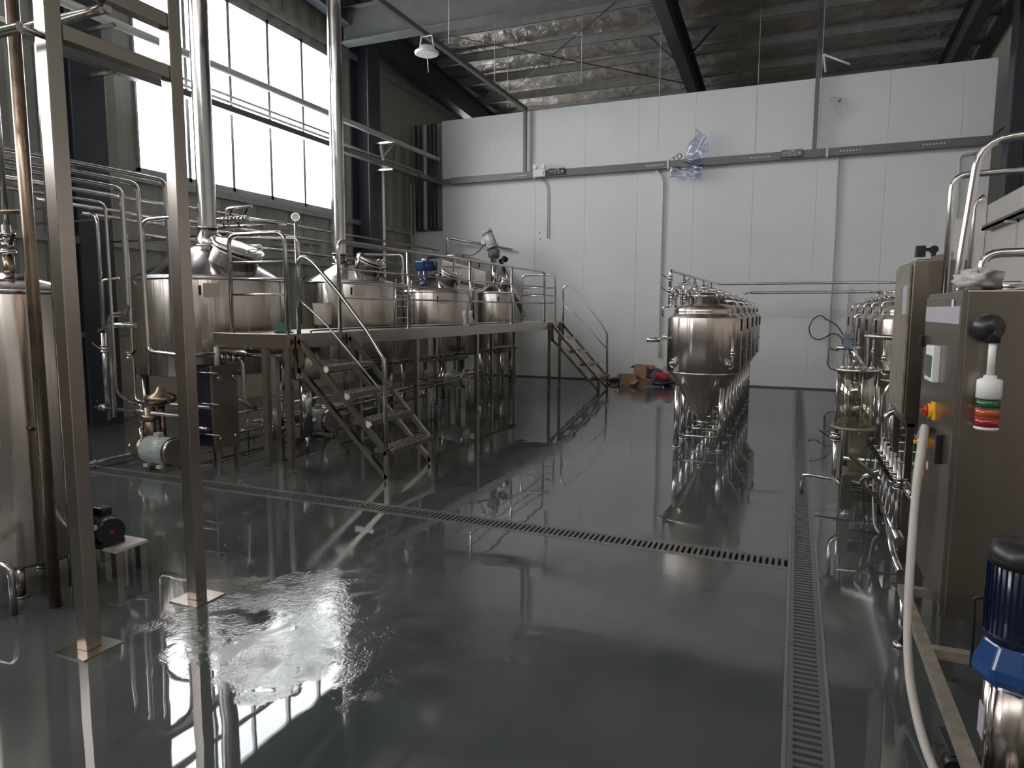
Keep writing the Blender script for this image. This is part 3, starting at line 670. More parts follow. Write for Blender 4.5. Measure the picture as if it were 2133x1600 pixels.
p = pipe('vertical pipe bending under towards the heat exchanger near the floor', [(-5.78, 5.08, 2.3), (-5.78, 5.08, .42), (-5.5, 5.0, .40), (-5.35, 5.0, .40)], .02, .1)
pipe('pipe looped over in front of the largest kettle dome', [(-6.3, 5.15, .9), (-6.3, 5.15, 2.50), (-5.9, 5.22, 2.52), (-5.75, 5.25, 2.45)], .021, .12)
p = pipe('horizontal pipe with valve handle low in front of the largest kettle', [(-6.75, 4.85, .56), (-5.55, 4.85, .54)], .02)
valve(p, (-6.62, 4.85, .56), (1, 0, 0), (-.3, -.6, .6), .026)
# riser with valves over the first pump
t = thing('pump_riser', 'vertical pipe riser with stacked valves above the white pump', 'pipe', (-6.14, 4.9, 0))
MB().cyl((-6.14, 4.9, .22), (-6.14, 4.9, .62), .024, n=14).cyl((-6.14, 4.9, .28), (-6.14, 4.9, .38), .04, n=16).build('pipe', PIPE, t)
MB().tube([(-6.55, 4.8, 1.36), (-6.36, 4.8, 1.42), (-6.1, 4.85, 1.42)], .028, .08).cyl((-6.5, 4.8, .62), (-6.5, 4.8, 1.34), .026, n=14).build('branch_pipe', PIPE, t)
valve(t, (-6.14, 4.9, .50), (0, 0, 1), (-1, -.2, 0), .026); valve(t, (-6.5, 4.8, 1.18), (0, 0, 1), (-1, -.3, 0), .028); valve(t, (-6.2, 4.85, 1.12), (0, 0, 1), (1, -.3, 0), .026)
MB().cyl((-5.98, 4.86, .08), (-5.98, 4.86, .6), .055, n=20).cyl((-5.98, 4.86, .48), (-5.98, 4.86, .53), .09, n=20).build('filter_housing', BROWN, t)
MB().lathe((-5.98, 5.0, .60), [(.06, 0), (.15, .05), (.15, .10), (.06, .14), (.03, .2)], 24).cyl((-5.98, 5.0, .1), (-5.98, 5.0, .62), .035, n=16).build('strainer', BROWN, t)

# pumps
def pump(label, x, y, L, r, d=(1, 0, 0), m=GMOT, z=None, cm=SQ):
    z = r+.035 if z is None else z; d = V(d).normalized(); t = thing('transfer_pump', label, 'pump', (x, y, 0)); c = V((x, y, z))
    horiz_motor(t, c, d, r, L, m, cm)
    MB().cyl(c-d*.11, c, r*.92, r*.98, n=28).cyl(c-d*.17, c-d*.10, r*.75, n=28).build('pump_head', BROWN, t)
    MB().cyl(c-d*.17, c-d*.30, .022, n=14).cyl(c-d*.28, c-d*.30, .036, n=14).cyl(c-d*.13, c-d*.13+V((0, 0, r*1.5)), .02, n=14).build('port', PIPE, t)
    b = MB()
    for u in (.15, .8): b.box((x+d.x*L*u-.03, y+d.y*L*u-.08, 0), (x+d.x*L*u+.03, y+d.y*L*u+.08, z-r+.005))
    b.build('base_foot', SQ, t); return t
pump('white-painted transfer pump on the floor before the largest kettle, brown end cap', -5.92, 4.80, .34, .135, (1, -.06, 0), z=.19)
pump('grey-green transfer pump under the platform, seen through the near staircase', -5.72, 7.0, .34, .15, (1, -.1, 0))
pump('small grey transfer pump farthest under the platform', -5.25, 9.9, .34, .12, (1, -.2, 0), z=.45)
# plate heat exchanger
t = thing('plate_heat_exchanger', 'steel plate heat exchanger standing by the near platform end, long tie bolts', 'heat exchanger', (-5.62, 5.36, 0))
MB().box((-5.50, 5.19, .14), (-5.47, 5.53, 1.01)).build('front_plate', BOXS, t, bevel=.004)
MB().box((-5.77, 5.19, .14), (-5.74, 5.53, 1.01)).build('rear_plate', BOXS, t, bevel=.004)
b = MB()
for k in range(18): x = -5.735+k*.0128; b.box((x, 5.215, .17), (x+.008, 5.505, .98))
b.build('plate_pack', NAVY, t)
for z in (.30, .62, .94):
    for yy in (5.18, 5.54):
        o = MB().cyl((-5.80, yy, z), (-5.38, yy, z), .007, n=8).build('tie_bolt', PIPE, t)
        MB().cyl((-5.47, yy, z), (-5.45, yy, z), .016, n=6).build('nut', PIPE, o)
for x in (-5.485, -5.755):
    for yy in (5.22, 5.50): MB().box((x-.02, yy-.02, 0), (x+.02, yy+.02, .145)).build('leg', SQ, t)
for yy, z in ((5.26, .88), (5.46, .88), (5.26, .25), (5.46, .25)): MB().cyl((-5.47, yy, z), (-5.43, yy, z), .026, n=16).build('port', PIPE, t)
p = pipe('manifold pipe with lever valves above the heat exchanger', [(-5.85, 5.34, 1.10), (-5.2, 5.34, 1.08), (-5.2, 5.34, .62), (-5.2, 5.5, .55)], .021, .06)
for k in range(4): valve(p, (-5.46+k*.075, 5.34, 1.09), (1, 0, 0), (.5, -.5, .35), .024)
tag(MB().cyl((-5.485, 5.28, 1.01), (-5.485, 5.28, 1.20), .026, n=20).cyl((-5.485, 5.28, 1.20), (-5.485, 5.28, 1.22), .016, n=12).build('spray_bottle', COND), 'pale grey bottle standing on top of the heat exchanger', 'bottle')
for i, x in enumerate((-5.35, -5.27)):
    tag(MB().lathe((x, 5.55, 1.16), [(.026, 0), (.030, .01), (.022, .05), (.022, .07), (.032, .11), (.030, .112)], 20).build('steel_cup', PIPE), ['left of two flared steel fittings standing under the near platform end', 'right of two flared steel fittings standing under the near platform end'][i], 'fitting', 'flared fittings')
tag(MB().cyl((-5.8, 5.55, 1.12), (-4.85, 5.55, 1.12), .04, n=20).box((-5.0, 5.52, 0), (-4.94, 5.58, 1.1)).build('collecting_header', PIPE), 'thick horizontal header pipe just below the near end of the platform', 'pipe')
p = pipe('vertical pipe with elbow, clamps and open end behind the near platform leg', [(-4.98, 5.62, 1.05), (-4.98, 5.62, .42), (-5.15, 5.55, .36)], .024, .06, clamps=(((-4.98, 5.62, .72), (0, 0, 1)), ((-4.98, 5.62, .52), (0, 0, 1))))
valve(p, (-4.98, 5.62, .65), (0, 0, 1), (-1, -.3, 0), .024)
# little buffer tank under the platform
t = thing('buffer_tank', 'small steel buffer tank on a round leg under the platform, by the stair', 'tank', (-5.0, 6.05, 0))
MB().lathe((-5.0, 6.05, 0), [(.05, .80), (.15, .82), (.17, .84), (.17, 1.14), (.15, 1.16), (0, 1.17)], 36).build('body', SHELL, t)
MB().cyl((-5.0, 6.05, .20), (-5.0, 6.05, .82), .065, n=24).cyl((-5.0, 6.05, 0), (-5.0, 6.05, .2), .02, n=10).build('leg', PIPE, t)
MB().ball((-5.12, 5.92, 1.19), .05).cyl((-5.12, 5.92, 1.05), (-5.12, 5.92, 1.17), .02, n=12).build('sight_glass', PIPE, t)
MB().tube([(-5.15, 5.9, 1.02), (-5.15, 5.85, .9), (-5.14, 5.85, .7)], .02, .04).build('side_pipe', PIPE, t)
# long runs under the tanks
runs = [(-5.62, .30, 6.0, 11.6, .020), (-5.74, .30, 6.0, 12.4, .020), (-5.50, .20, 5.9, 9.6, .024), (-6.05, .14, 5.0, 9.0, .024), (-6.4, .06, 3.2, 7.4, .020), (-5.9, .40, 5.9, 12.0, .017)]
lbs = ['upper long floor pipe nearest the platform legs', 'long floor pipe beside the tank legs, second in', 'lower thick floor pipe beneath the platform', 'thick pipe close to the floor beneath the first two tanks', 'pipe added along a bright line on the floor left of the white pump', 'slender long pipe high between the tank legs']  # pipe left of the white pump is added for a bright floor line
for (x, z, a, c, r), lb in zip(runs, lbs):
    t = pipe(lb, [(x, a, z), (x, c, z)], r, group='long floor pipes')
    for k in range(int((c-a)/1.2)+1): MB().cyl((x, a+.2+k*1.15, .0), (x, a+.2+k*1.15, z), .008, n=8).cyl((x, a+.192+k*1.15, z), (x, a+.208+k*1.15, z), r*1.5, n=12).build('pipe_support', PIPE, t)
for i, (z, x) in enumerate(((.62, -4.62), (.55, -4.68))):
    t = pipe(['upper', 'lower'][i]+' of two dark pipes running together along the outer platform legs', [(x, 6.4, z-.05), (x, 9.8, z), (x-.2, 9.95, z)], .018, .06, SQ)
    for y in (7.0, 8.3, 9.4): MB().cyl((x, y, 0), (x, y, z-.03), .008, n=8).build('pipe_support', SQ, t)
t = thing('cable_ladder', 'wire cable tray loaded with black cables beneath the platform', 'cable tray', (-5.3, 9.7, .78))
b = MB()
for x in (-5.42, -5.27): b.cyl((x, 6.6, .80), (x, 13.0, .80), .005, n=6).cyl((x, 6.6, .86), (x, 13.0, .86), .005, n=6)
for k in range(43): b.tube([(-5.42, 6.6+k*.15, .86), (-5.42, 6.6+k*.15, .80), (-5.27, 6.6+k*.15, .80), (-5.27, 6.6+k*.15, .86)], .003, .005, 5)
b.build('tray', PIPE, t)
for k in range(5):
    MB().tube([(-5.40+k*.028, 6.6+j*.8, .815+.012*math.sin(j*2.1+k)) for j in range(9)], .011, .3, 8).build('cable', RUBBER, t)
for y in (7.6, 9.7, 11.9): MB().bar((-5.38, y, .79), (-5.38, y+.001, .76), .05, .01).box((-5.42, y-.01, .775), (-5.27, y+.01, .795)).build('bracket', SQ, t)
tag(MB().tube([(-5.25, 10.2, 1.2), (-5.22, 10.2, .9), (-5.3, 10.25, .82)], .012, .1, 8).tube([(-5.2, 10.22, 1.2), (-5.2, 10.2, .85), (-5.32, 10.2, .84)], .012, .1, 8).build('cable_bundle', RUBBER), 'black cables dropping from the platform to the cable tray', 'cable')
# upper pipes behind the tanks, on wall brackets
for i, (z, a, c) in enumerate(((2.92, 4.6, 13.8), (2.74, 4.9, 12.6), (2.66, 5.4, 9.6), (2.50, 6.2, 13.2))):
    x = -7.55
    t = pipe(['topmost', 'second', 'third', 'lowest'][i]+' of four long pipes crossing behind the kettles on wall brackets', [(x, a, z), (x, c, z)], .022, group='long pipes behind the kettles')
    for k in range(3): MB().bar((XL+.02, a+.3+k*(c-a-.6)/2, z-.03), (x+.04, a+.3+k*(c-a-.6)/2, z-.03), .025).build('bracket', SQ, t)
t = thing('valve_cluster', 'dense cluster of clamped valves above the pipes behind the largest kettle', 'valve', (-7.0, 7.15, 2.75))
MB().tube([(-7.5, 7.1, 2.78), (-6.85, 7.15, 2.78), (-6.35, 7.4, 2.72)], .024, .05).tube([(-7.5, 7.25, 2.70), (-6.6, 7.25, 2.70)], .02).tube([(-7.15, 7.15, 2.78), (-7.15, 7.15, 2.92), (-6.75, 7.2, 2.95)], .022, .06).build('pipe', PIPE, t)
for k in range(4): valve(t, (-7.2+k*.13, 7.14, 2.78), (1, 0, 0), (.1, -.3, 1 if k % 2 else -1), .026)
t = thing('pressure_gauge', 'round-faced pressure gauge on a standpipe above the near rail corner', 'gauge', (-6.2, 7.4, 0))
MB().cyl((-6.2, 7.4, 0), (-6.2, 7.4, 2.72), .022, n=14).build('standpipe', PIPE, t)
g = V((.6, -.75, .1)).normalized(); MB().cyl(V((-6.2, 7.4, 2.80))-g*.02, V((-6.2, 7.4, 2.80))+g*.02, .055, n=24).cyl((-6.2, 7.4, 2.72), (-6.2, 7.4, 2.76), .012, n=8).build('case', PIPE, t)
MB().cyl(V((-6.2, 7.4, 2.80))+g*.02, V((-6.2, 7.4, 2.80))+g*.022, .046, n=24).build('dial', WHITE, t)
pipe('pair of risers at the left of the largest kettle, outer pipe', [(-7.3, 5.4, .3), (-7.3, 5.4, 2.6), (-7.55, 5.5, 2.68)], .02, .08)
pipe('slim riser at the left edge of the largest kettle', [(-7.15, 5.3, .4), (-7.15, 5.3, 1.9), (-7.0, 5.4, 1.92)], .016, .05)

# ================================================================== LEFT WALL SERVICES
t = thing('wall_pipe', 'thick pale insulated pipe along the left wall, across the windows', 'pipe', (-8.2, 10, 5.15))
MB().cyl((-8.2, .5, 5.2), (-8.2, 15.0, 5.2), .055, n=20).build('pipe', COND, t)
for y in (6.35, 12.8): MB().bar((-8.62, y, 5.12), (-8.05, y, 5.12), .04).build('bracket', SQ, t)
t = thing('wall_trunking', 'grey perforated cable trunking along the left wall beneath the thick pipe', 'cable trunking', (-8.2, 8, 4.6))
MB().box((-8.28, .5, 4.59), (-8.14, 13.97, 4.68)).build('trunk', TRAY, t)
for y in (6.35, 12.8): MB().bar((-8.62, y, 4.56), (-8.1, y, 4.56), .04).build('bracket', SQ, t)
tag(MB().cyl((-8.5, .5, 4.86), (-8.5, 15.0, 4.86), .022, n=12).build('thin_wall_pipe', COND), 'thin pipe along the left wall between thick pipe and trunking', 'pipe')
t = thing('wall_bracket', 'pale triangular angle bracket on the far left column holding the thick pipe', 'bracket', (-8.3, 12.3, 4.8))
a0 = PX(-8.45, 793, 300); a1 = PX(-8.45, 838, 296); a2 = PX(-8.45, 797, 330)
MB().bar(a0, a1, .05).bar(a0, a2, .05).bar(a2+(a0-a2)*.1, a0+(a1-a0)*.62, .04).build('bracket', COND, t)
MB().cyl(PX(-8.45, 825, 298), PX(-8.45, 825, 345), .008, n=8).build('hook_rod', COND, t)
pipe('pale conduit dropping down the far left column', [PX(-8.42, 798, 330), V((-8.42, PX(-8.42, 798, 330).y, 1.3)), V((-8.42, PX(-8.42, 798, 330).y, 0))], .03, .05, COND, 'conduit', 'conduit')
for k, x in enumerate((-8.72, -8.60, -8.48, -8.38, -8.28, -8.18)):
    tag(MB().cyl((x, 14.85, 3.55), (x, 14.85, 6.0), .025 if k % 2 else .035, n=12).box((x-.03, 14.85, 3.52), (x+.03, 15.05, 3.56)).build('riser_pipe', COND if k == 2 else COLP), ['leftmost', 'second', 'third, palest', 'fourth', 'fifth', 'rightmost'][k]+' of the vertical pipes in the far left corner', 'pipe', 'corner riser pipes')
for k, x in enumerate((856, 864)):
    pipe(['left', 'right'][k]+' of two slender conduits dropping at the far left corner', [PY(14.9, x, 382), V((PY(14.9, x, 382).x, 14.9, 1.5)), V((PY(14.9, x, 382).x, 14.9, 0))], .02, .03, COND, 'conduit', 'conduit', 'corner conduits')

# ================================================================== TRUNKING ON THE BACK WALL
ZT2 = 4.64
t = thing('cable_trunking', 'long grey cable trunking across the white back wall with hanging droppers', 'cable trunking', (-2.5, 14.88, 4.56))
MB().box((-7.8, 14.84, ZT2-.075), (XR-.05, 14.94, ZT2+.075)).build('trunk', TRAY, t, bevel=.004)
MB().box((-8.25, 14.0, ZT2-.05), (-8.1, 14.94, ZT2+.05)).box((-8.25, 14.84, ZT2-.05), (-7.8, 14.94, ZT2+.05)).build('end_section', TRAY, t)
MB().box((-5.93, 14.86, ZT2+.07), (-5.86, 14.93, 6.15)).build('dropper', TRAY, t)
MB().box((.13, 14.86, ZT2+.07), (.21, 14.93, zr(14.9)-.25)).build('dropper', TRAY, t)
for x in (-5.62, -2.62, .42): MB().box((x-.04, 14.82, ZT2-.09), (x+.0, 14.95, ZT2+.10)).build('strap', COND, t)
for x in (-6.2, -3.1, -1.0, .62, 2.0):
    b = MB()
    for k in range(7): b.box((x+k*.055, 14.836, ZT2-.012), (x+k*.055+.03, 14.841, ZT2+.012))
    b.build('slots', COND, t)
t = thing('lighting_trunking', 'dark trunking running from the back wall overhead towards the camera', 'cable trunking', (-5.9, 10.5, 6.1))
MB().box((-5.94, 3.5, 6.08), (-5.86, 14.93, 6.16)).build('trunk', TRAY, t)
for y in (5.0, 9.0, 13.2): MB().cyl((-5.9, y, 6.16), (-5.9, y, zr(y)-.2), .006, n=6).build('hanger_rod', COND, t)
t = thing('high_bay_light', 'round white high bay light hanging under the dark overhead trunking', 'light', (-5.86, 10.35, 5.8))
c = V((-5.86, 10.35, 5.80))
MB().lathe(c, [(.02, .13), (.10, .12), (.16, .05), (.20, .03), (.20, .0), (.18, -.01)], 36).build('housing', WHITE, t)
MB().cyl(c+V((0, 0, -.012)), c+V((0, 0, .0)), .175, n=36).build('lens', LENS, t)
MB().bar(c+V((-.14, 0, .05)), c+V((-.10, 0, .28)), .025, .012).bar(c+V((.14, 0, .05)), c+V((.10, 0, .28)), .025, .012).bar(c+V((-.1, 0, .28)), c+V((.1, 0, .28)), .025, .012).build('yoke', WHITE, t)
MB().cyl(c+V((0, .05, -.28)), c+V((0, .02, 0)), .006, n=6).build('pull_cord', COND, t)
for p, q in (((935, 0), (935, 92)), ):
    tag(MB().cyl(PY(9.6, *p), PY(9.6, *q), .006, n=6).build('hanger_rod', COND), 'thin vertical rod hanging from the roof right of the round light', 'rod')
for i, (x, y) in enumerate(((-4.0, 13.0), (-5.95, 14.0), (-2.7, 14.0), (-.9, 14.6), (.22, 14.2))):
    tag(MB().cyl((x, y, 5.9 if i < 2 else 4.72), (x, y, zr(y)-.05), .005, n=6).build('hanger_wire', COND), ['thin wire hanging from the roof left of the middle, clear of the wall', 'thin wire beside the left trunking dropper', 'thin wire down to the middle strap of the trunking', 'thin wire right of the middle rafter', 'thin wire beside the right trunking dropper'][i], 'wire')
def exit_sign(label, x, z):
    t = thing('exit_sign', label, 'sign', (x, 14.8, z-.07)); y = 14.79
    MB().box((x-.19, y, z-.07), (x+.19, 14.835, z+.07)).build('housing', EXITB, t, bevel=.004)
    f = Matrix.Translation((x-.115, y-.001, z+.01)) @ FACE_NEG_Y; text_mesh('lettering', 'EXIT', .05, COND, t, f)
    b = MB(); yy = y-.003                       # running figure in a door frame
    b.box((x-.045, yy, z-.055), (x-.037, y, z+.055)).box((x+.055, yy, z-.055), (x+.063, y, z+.055)).box((x-.045, yy, z+.047), (x+.063, y, z+.055))
    def st(p, q, w=.010): b.bar((x+p[0], yy+.001, z+p[1]), (x+q[0], yy+.001, z+q[1]), .003, w) if False else b.bar((x+p[0], yy+.001, z+p[1]), (x+q[0], yy+.001, z+q[1]), w, .003)
    b.cyl((x+.018, yy, z+.036), (x+.018, y, z+.036), .009, n=12)
    st((.014, .028), (.004, -.008), .014); st((.004, -.008), (.026, -.02)); st((.026, -.02), (.02, -.045)); st((.004, -.008), (-.012, -.028)); st((-.012, -.028), (-.03, -.03))
    st((.014, .022), (.034, .008)); st((.014, .022), (-.012, .016)); st((-.012, .016), (-.018, .0))
    b.build('running_figure', COND, t)
    b = MB(); b.bar((x+.08, yy, z), (x+.135, yy, z), .016, .003); b.add([(x+.13, yy-.001, z+.026), (x+.13, yy-.001, z-.026), (x+.168, yy-.001, z)], [(0, 1, 2)]); b.build('arrow', COND, t)
exit_sign('black exit sign on the trunking beside the twin emergency lamp', -5.10, 4.66)
exit_sign('black exit sign on the trunking near the right dropper', -.235, 4.66)
t = thing('emergency_light', 'white twin-head emergency light on the trunking', 'light', (-5.5, 14.78, 4.57))
MB().box((-5.65, 14.76, 4.57), (-5.36, 14.84, 4.73)).build('housing', WHITE, t, bevel=.008)
for x in (-5.60, -5.41): MB().cyl((x, 14.74, 4.79), (x, 14.80, 4.79), .055, n=24).cyl((x, 14.80, 4.72), (x, 14.80, 4.76), .015, n=8).build('lamp_head', WHITE, t)
for x in (-5.60, -5.41): MB().cyl((x, 14.735, 4.79), (x, 14.74, 4.79), .038, n=20).build('lens', LENS, t)
MB().box((-5.40, 14.757, 4.60), (-5.385, 14.76, 4.68)).build('indicator', BLACK, t)
# conduits on the back wall
cw = [('short conduit on the back wall below the left exit sign', [(-5.52, 14.98, 4.55), (-5.38, 15.0, 4.40), (-5.37, 15.0, 3.22)], .016),
      ('long conduit down the back wall behind the left fermenters', [(-2.92, 14.98, 4.56), (-2.76, 15.0, 4.40), (-2.76, 15.0, .9), (-2.74, 15.0, .55)], .024),
      ('long conduit down the back wall between the fermenter rows', [(.62, 15.0, 4.56), (.62, 15.0, .56)], .024),
      ('conduit behind the right fermenter row, rising from the cable loops', [(.92, 15.0, 2.05), (.90, 15.0, .5)], .016),
      ('pale conduit with bent top at the right end of the back wall', [(3.0, 15.0, 4.45), (2.62, 15.0, 4.45), (2.66, 15.0, 3.30)], .022)]
for lb, pts, r in cw:
    t = pipe(lb, pts, r, .12, COND, 'conduit', 'conduit')
    for k in range(2):
        p = V(pts[-2])+(V(pts[-1])-V(pts[-2]))*(.25+.4*k); MB().cb((p.x, 15.02, p.z), (r*3.2, .05, .03)).build('clip', COND, t)
P_ = lambda x, y: PY(14.96, x, y)
tag(MB().tube([P_(1720, 665), P_(1712, 656), P_(1695, 662), P_(1683, 685), P_(1692, 705), P_(1710, 708), P_(1735, 693), P_(1752, 700), P_(1757, 722), P_(1743, 732), P_(1730, 725)], .010, .25, 8).tube([P_(1718, 664), P_(1742, 675), P_(1758, 700), P_(1757, 718)], .010, .25, 8).build('cable_loop', RUBBER), 'black cable looped loosely against the white back wall', 'cable')
tag(MB().tube([P_(1722, 753), P_(1728, 768), P_(1742, 771), P_(1760, 764)], .010, .2, 8).build('cable_tail', RUBBER), 'black cable tail leaving the foot of the middle conduit', 'cable')
for i, (x, y) in enumerate(((1124, 485), (1125, 498), (1313, 477))):
    tag(MB().cyl(PY(15.045, x, y), PY(15.045, x, y)+V((0, -.012, 0)), .014, n=10).build('wall_plug', BLACK if i < 2 else COND), ['upper dark plug hole in the back wall by the short conduit', 'lower dark plug hole in the back wall by the short conduit', 'pale plug in the middle of the back wall'][i], 'plug')
# torn plastic film over the trunking, marks
def film(label, quad, seed, m, name='plastic_film', amp=.08, n=16):
    a, b_, c, d = [V(q) for q in quad]; g = []
    for i in range(n+1):
        row = []
        for j in range(n+1):
            u = i/n; v = j/n; p = a*(1-u)*(1-v)+b_*u*(1-v)+c*u*v+d*(1-u)*v
            ed = 1 if 0 < i < n and 0 < j < n else 2.2
            row.append(p+V((noise.noise(p*4+V((seed, 0, 0)))*amp*ed*.7, -abs(noise.noise(p*5+V((0, seed, 0))))*amp*1.1, noise.noise(p*5+V((0, 0, seed)))*amp*ed*.7)))
        g.append(row)
    return MB().sheet(g).build(name, m, sol=.003)
def fq(Y, *pts): return [PY(Y, *p) for p in pts]
o = film('', fq(14.80, (1428, 340), (1448, 268), (1475, 290), (1466, 345)), 2, FILM); tag(o, 'clear crumpled plastic film printed in blue, above the back wall trunking', 'plastic film')
f = Matrix.Translation(PY(14.66, 1450, 297)) @ FACE_NEG_Y @ Matrix.Rotation(1.1, 4, 'Z'); text_mesh('print', 'E1', .16, BLUE, o, f)
o = film('', fq(14.78, (1388, 372), (1392, 348), (1470, 343), (1462, 370)), 9, FILM); tag(o, 'clear crumpled plastic film bunched below the back wall trunking', 'plastic film')
f = Matrix.Translation(PY(14.62, 1406, 362)) @ FACE_NEG_Y @ Matrix.Rotation(.4, 4, 'Z'); text_mesh('print', 'SC', .13, BLUE, o, f)
f = Matrix.Translation(PY(15.044, 1411, 329)) @ FACE_NEG_Y @ Matrix.Rotation(.55, 4, 'Z')
t = MB().cb((PY(15.045, 1411, 329)), (.34, .004, .22)).build('paper_scrap', WHITEP); tag(t, 'white scrap lettered TD stuck on the back wall left of the plastic film', 'paper')
text_mesh('lettering', 'TD', .17, BLACK, t, Matrix.Translation(PY(15.038, 1411, 329)) @ FACE_NEG_Y @ Matrix.Rotation(.55, 4, 'Z'))
o = film('', fq(14.98, (1728, 205), (1760, 203), (1768, 225), (1745, 262)), 5, FILM, amp=.03); o.data.materials[0] = FAINT; tag(o, 'faint peeling film high on the back wall right of the dropper', 'plastic film')
MB().bar(PY(14.93, 1746, 213), PY(14.93, 1752, 207), .02).build('mark', BLACK, o)

# ================================================================== RUBBISH PILE
def carton(label, x, y, sx, sy, h, rz, open_=True, z=0):
    t = thing('cardboard_box', label, 'box', (x, y, z)); t.rotation_euler = (0, 0, 0)
    mx = Matrix.Translation((x, y, z)) @ Matrix.Rotation(rz, 4, 'Z'); k = .006
    MB(mx).box((-sx/2, -sy/2, 0), (sx/2, sy/2, k)).box((-sx/2, -sy/2, 0), (-sx/2+k, sy/2, h)).box((sx/2-k, -sy/2, 0), (sx/2, sy/2, h)).box((-sx/2, -sy/2, 0), (sx/2, -sy/2+k, h)).box((-sx/2, sy/2-k, 0), (sx/2, sy/2, h)).build('body', CARD, t)
    for s in (-1, 1):
        MB(mx @ Matrix.Translation((s*sx/2, 0, h)) @ Matrix.Rotation(s*.6, 4, 'Y')).box((0 if s > 0 else -sx*.4, -sy/2, 0), (sx*.4 if s > 0 else 0, sy/2, k)).build('flap', CARD, t)
    return t
carton('brown cardboard box at the left side of the rubbish pile', -3.28, 14.35, .34, .28, .22, .3)
carton('brown cardboard box standing askew behind the rubbish pile front', -3.02, 14.72, .32, .26, .40, -.4)
carton('low torn cardboard box in front on the rubbish pile', -2.92, 14.25, .36, .22, .13, .8)
for lb, c, s, sd, m, nm in (('crimson cloth bundle on the right of the rubbish pile', (-2.55, 14.42, .10), (.15, .12, .09), 3, REDC, 'cloth_bundle'), ('dark plastic bag under the crimson cloth', (-2.6, 14.4, 0), (.24, .18, .07), 6, NAVY, 'rubbish_bag'),
                           ('bluish grey bag in the middle of the rubbish pile', (-2.74, 14.66, 0), (.16, .13, .17), 11, mat('blue_grey_bag', (.10, .11, .16), .5), 'rubbish_bag'), ('black bag at the far left of the rubbish pile', (-3.62, 14.6, 0), (.17, .16, .06), 15, NAVY, 'rubbish_bag'),
                           ('pinkish grey bag against the wall behind the crimson cloth', (-2.5, 14.72, 0), (.17, .12, .20), 19, mat('pink_grey_bag', (.36, .27, .26), .6), 'rubbish_bag')):
    tag(lump(c, s, sd, m, nm), lb, 'bag' if 'bag' in nm else 'cloth')
for k in range(9):
    a = random.uniform(0, 3.1); x = -3.5+k*.13; y = 14.1+random.uniform(-.08, .15); L = random.uniform(.06, .14)
    tag(MB().bar((x-L*math.cos(a), y-L*math.sin(a), .01), (x+L*math.cos(a), y+L*math.sin(a), .012+.02*random.random()), .02, .008).build('plastic_strip', COND if k % 2 else BAGM), 'small pale strip of packing plastic on the floor before the rubbish pile', 'plastic strip', 'packing strips by the rubbish pile')
for k in range(3):
    a = .2+k*.3
    tag(MB().bar((-3.68+k*.05, 14.2+k*.1, .02+k*.012), (-3.25+k*.05, 14.3+k*.08-.05*k, .025+k*.012), .02, .012).build('steel_offcut', SQ), 'dark metal offcut lying at the left foot of the rubbish pile', 'offcut', 'metal offcuts')

# ================================================================== LEFT FOREGROUND: GANTRY, KETTLE, PUMP
t = thing('pipe_gantry', 'tall square-tube steel gantry frame standing in the left foreground', 'frame', (-2.97, 2.35, 0))
for y, x in ((2.056, -3.009), (2.668, -2.991)):
    lg = MB().box((x-.036, y-.036, .006), (x+.036, y+.036, 3.35)).build('leg', SQ, t, bevel=.004)
    MB().box((x-.10, y-.10, 0), (x+.10, y+.10, .007)).build('base_plate', SQ, lg)
MB().box((-3.03, 2.092, 2.99), (-2.965, 2.632, 3.06)).build('cross_beam', SQ, t, bevel=.003)
MB().box((-3.03, 2.092, 2.745), (-2.965, 2.632, 2.81)).build('cross_beam', SQ, t, bevel=.003)
MB().cyl((-4.6, 2.33, 2.97), (-2.99, 2.33, 2.97), .022, n=16).build('cross_tube', PIPE, t)
MB().cyl((-4.6, 1.93, 2.74), (-2.99, 1.93, 2.74), .022, n=16).cyl((-2.99, 1.93, 2.74), (-2.99, 2.02, 2.74), .015, n=10).build('cross_tube', PIPE, t)
KX, KY = -4.07, 2.47
t = thing('hot_liquor_tank', 'slim upright steel tank with conical top at the left edge, foreground', 'tank', (KX, KY, 0))
MB().lathe((KX, KY, 0), [(.27, .17), (.29, .19), (.29, 1.665), (.28, 1.68)], 64).build('shell', SHELL, t)
MB().lathe((KX, KY, 0), [(.292, 1.67), (.28, 1.70), (.16, 1.755), (.045, 1.79)], 64).build('conical_top', PIPE, t)
MB().cyl((KX, KY, 1.76), (KX, KY, 1.88), .028, n=20).build('neck', BROWN, t)
n_ = MB().cyl((KX, KY, 1.88), (KX, KY, 2.05), .022, n=16).build('top_pipe', PIPE, t)
for z in (1.89, 1.99): MB().cyl((KX, KY, z), (KX, KY, z+.018), .042, n=18).build('clamp', PIPE, n_)
valve(n_, (KX, KY, 1.94), (0, 0, 1), (1, -.3, 0), .024)
legs(t, KX, KY, .17, .17, .18, .025, SQ)
MB().cyl((KX+.25, KY-.12, .95), (KX+.33, KY-.14, .95), .012, n=10).build('thermowell', BLACK, t)
pipe('thin upright pipe entering the top of the slim foreground tank', [(KX, KY, 2.05), (KX-.02, KY, 3.3)], .018)
pipe('stained brown upright pipe beside the slim foreground tank', [(-3.60, 2.29, .0), (-3.60, 2.29, 3.6)], .030, .05, BROWN)
pipe('bright slim pipe with bent top behind the front gantry post', [(-3.45, 2.30, .0), (-3.45, 2.30, 2.88), (-3.40, 2.30, 2.94), (-3.0, 2.30, 2.95)], .014, .08)
pipe('short stained cross pipe joined to the brown upright', [(-4.3, 2.30, 2.10), (-3.60, 2.29, 2.08)], .013, .05, BROWN)
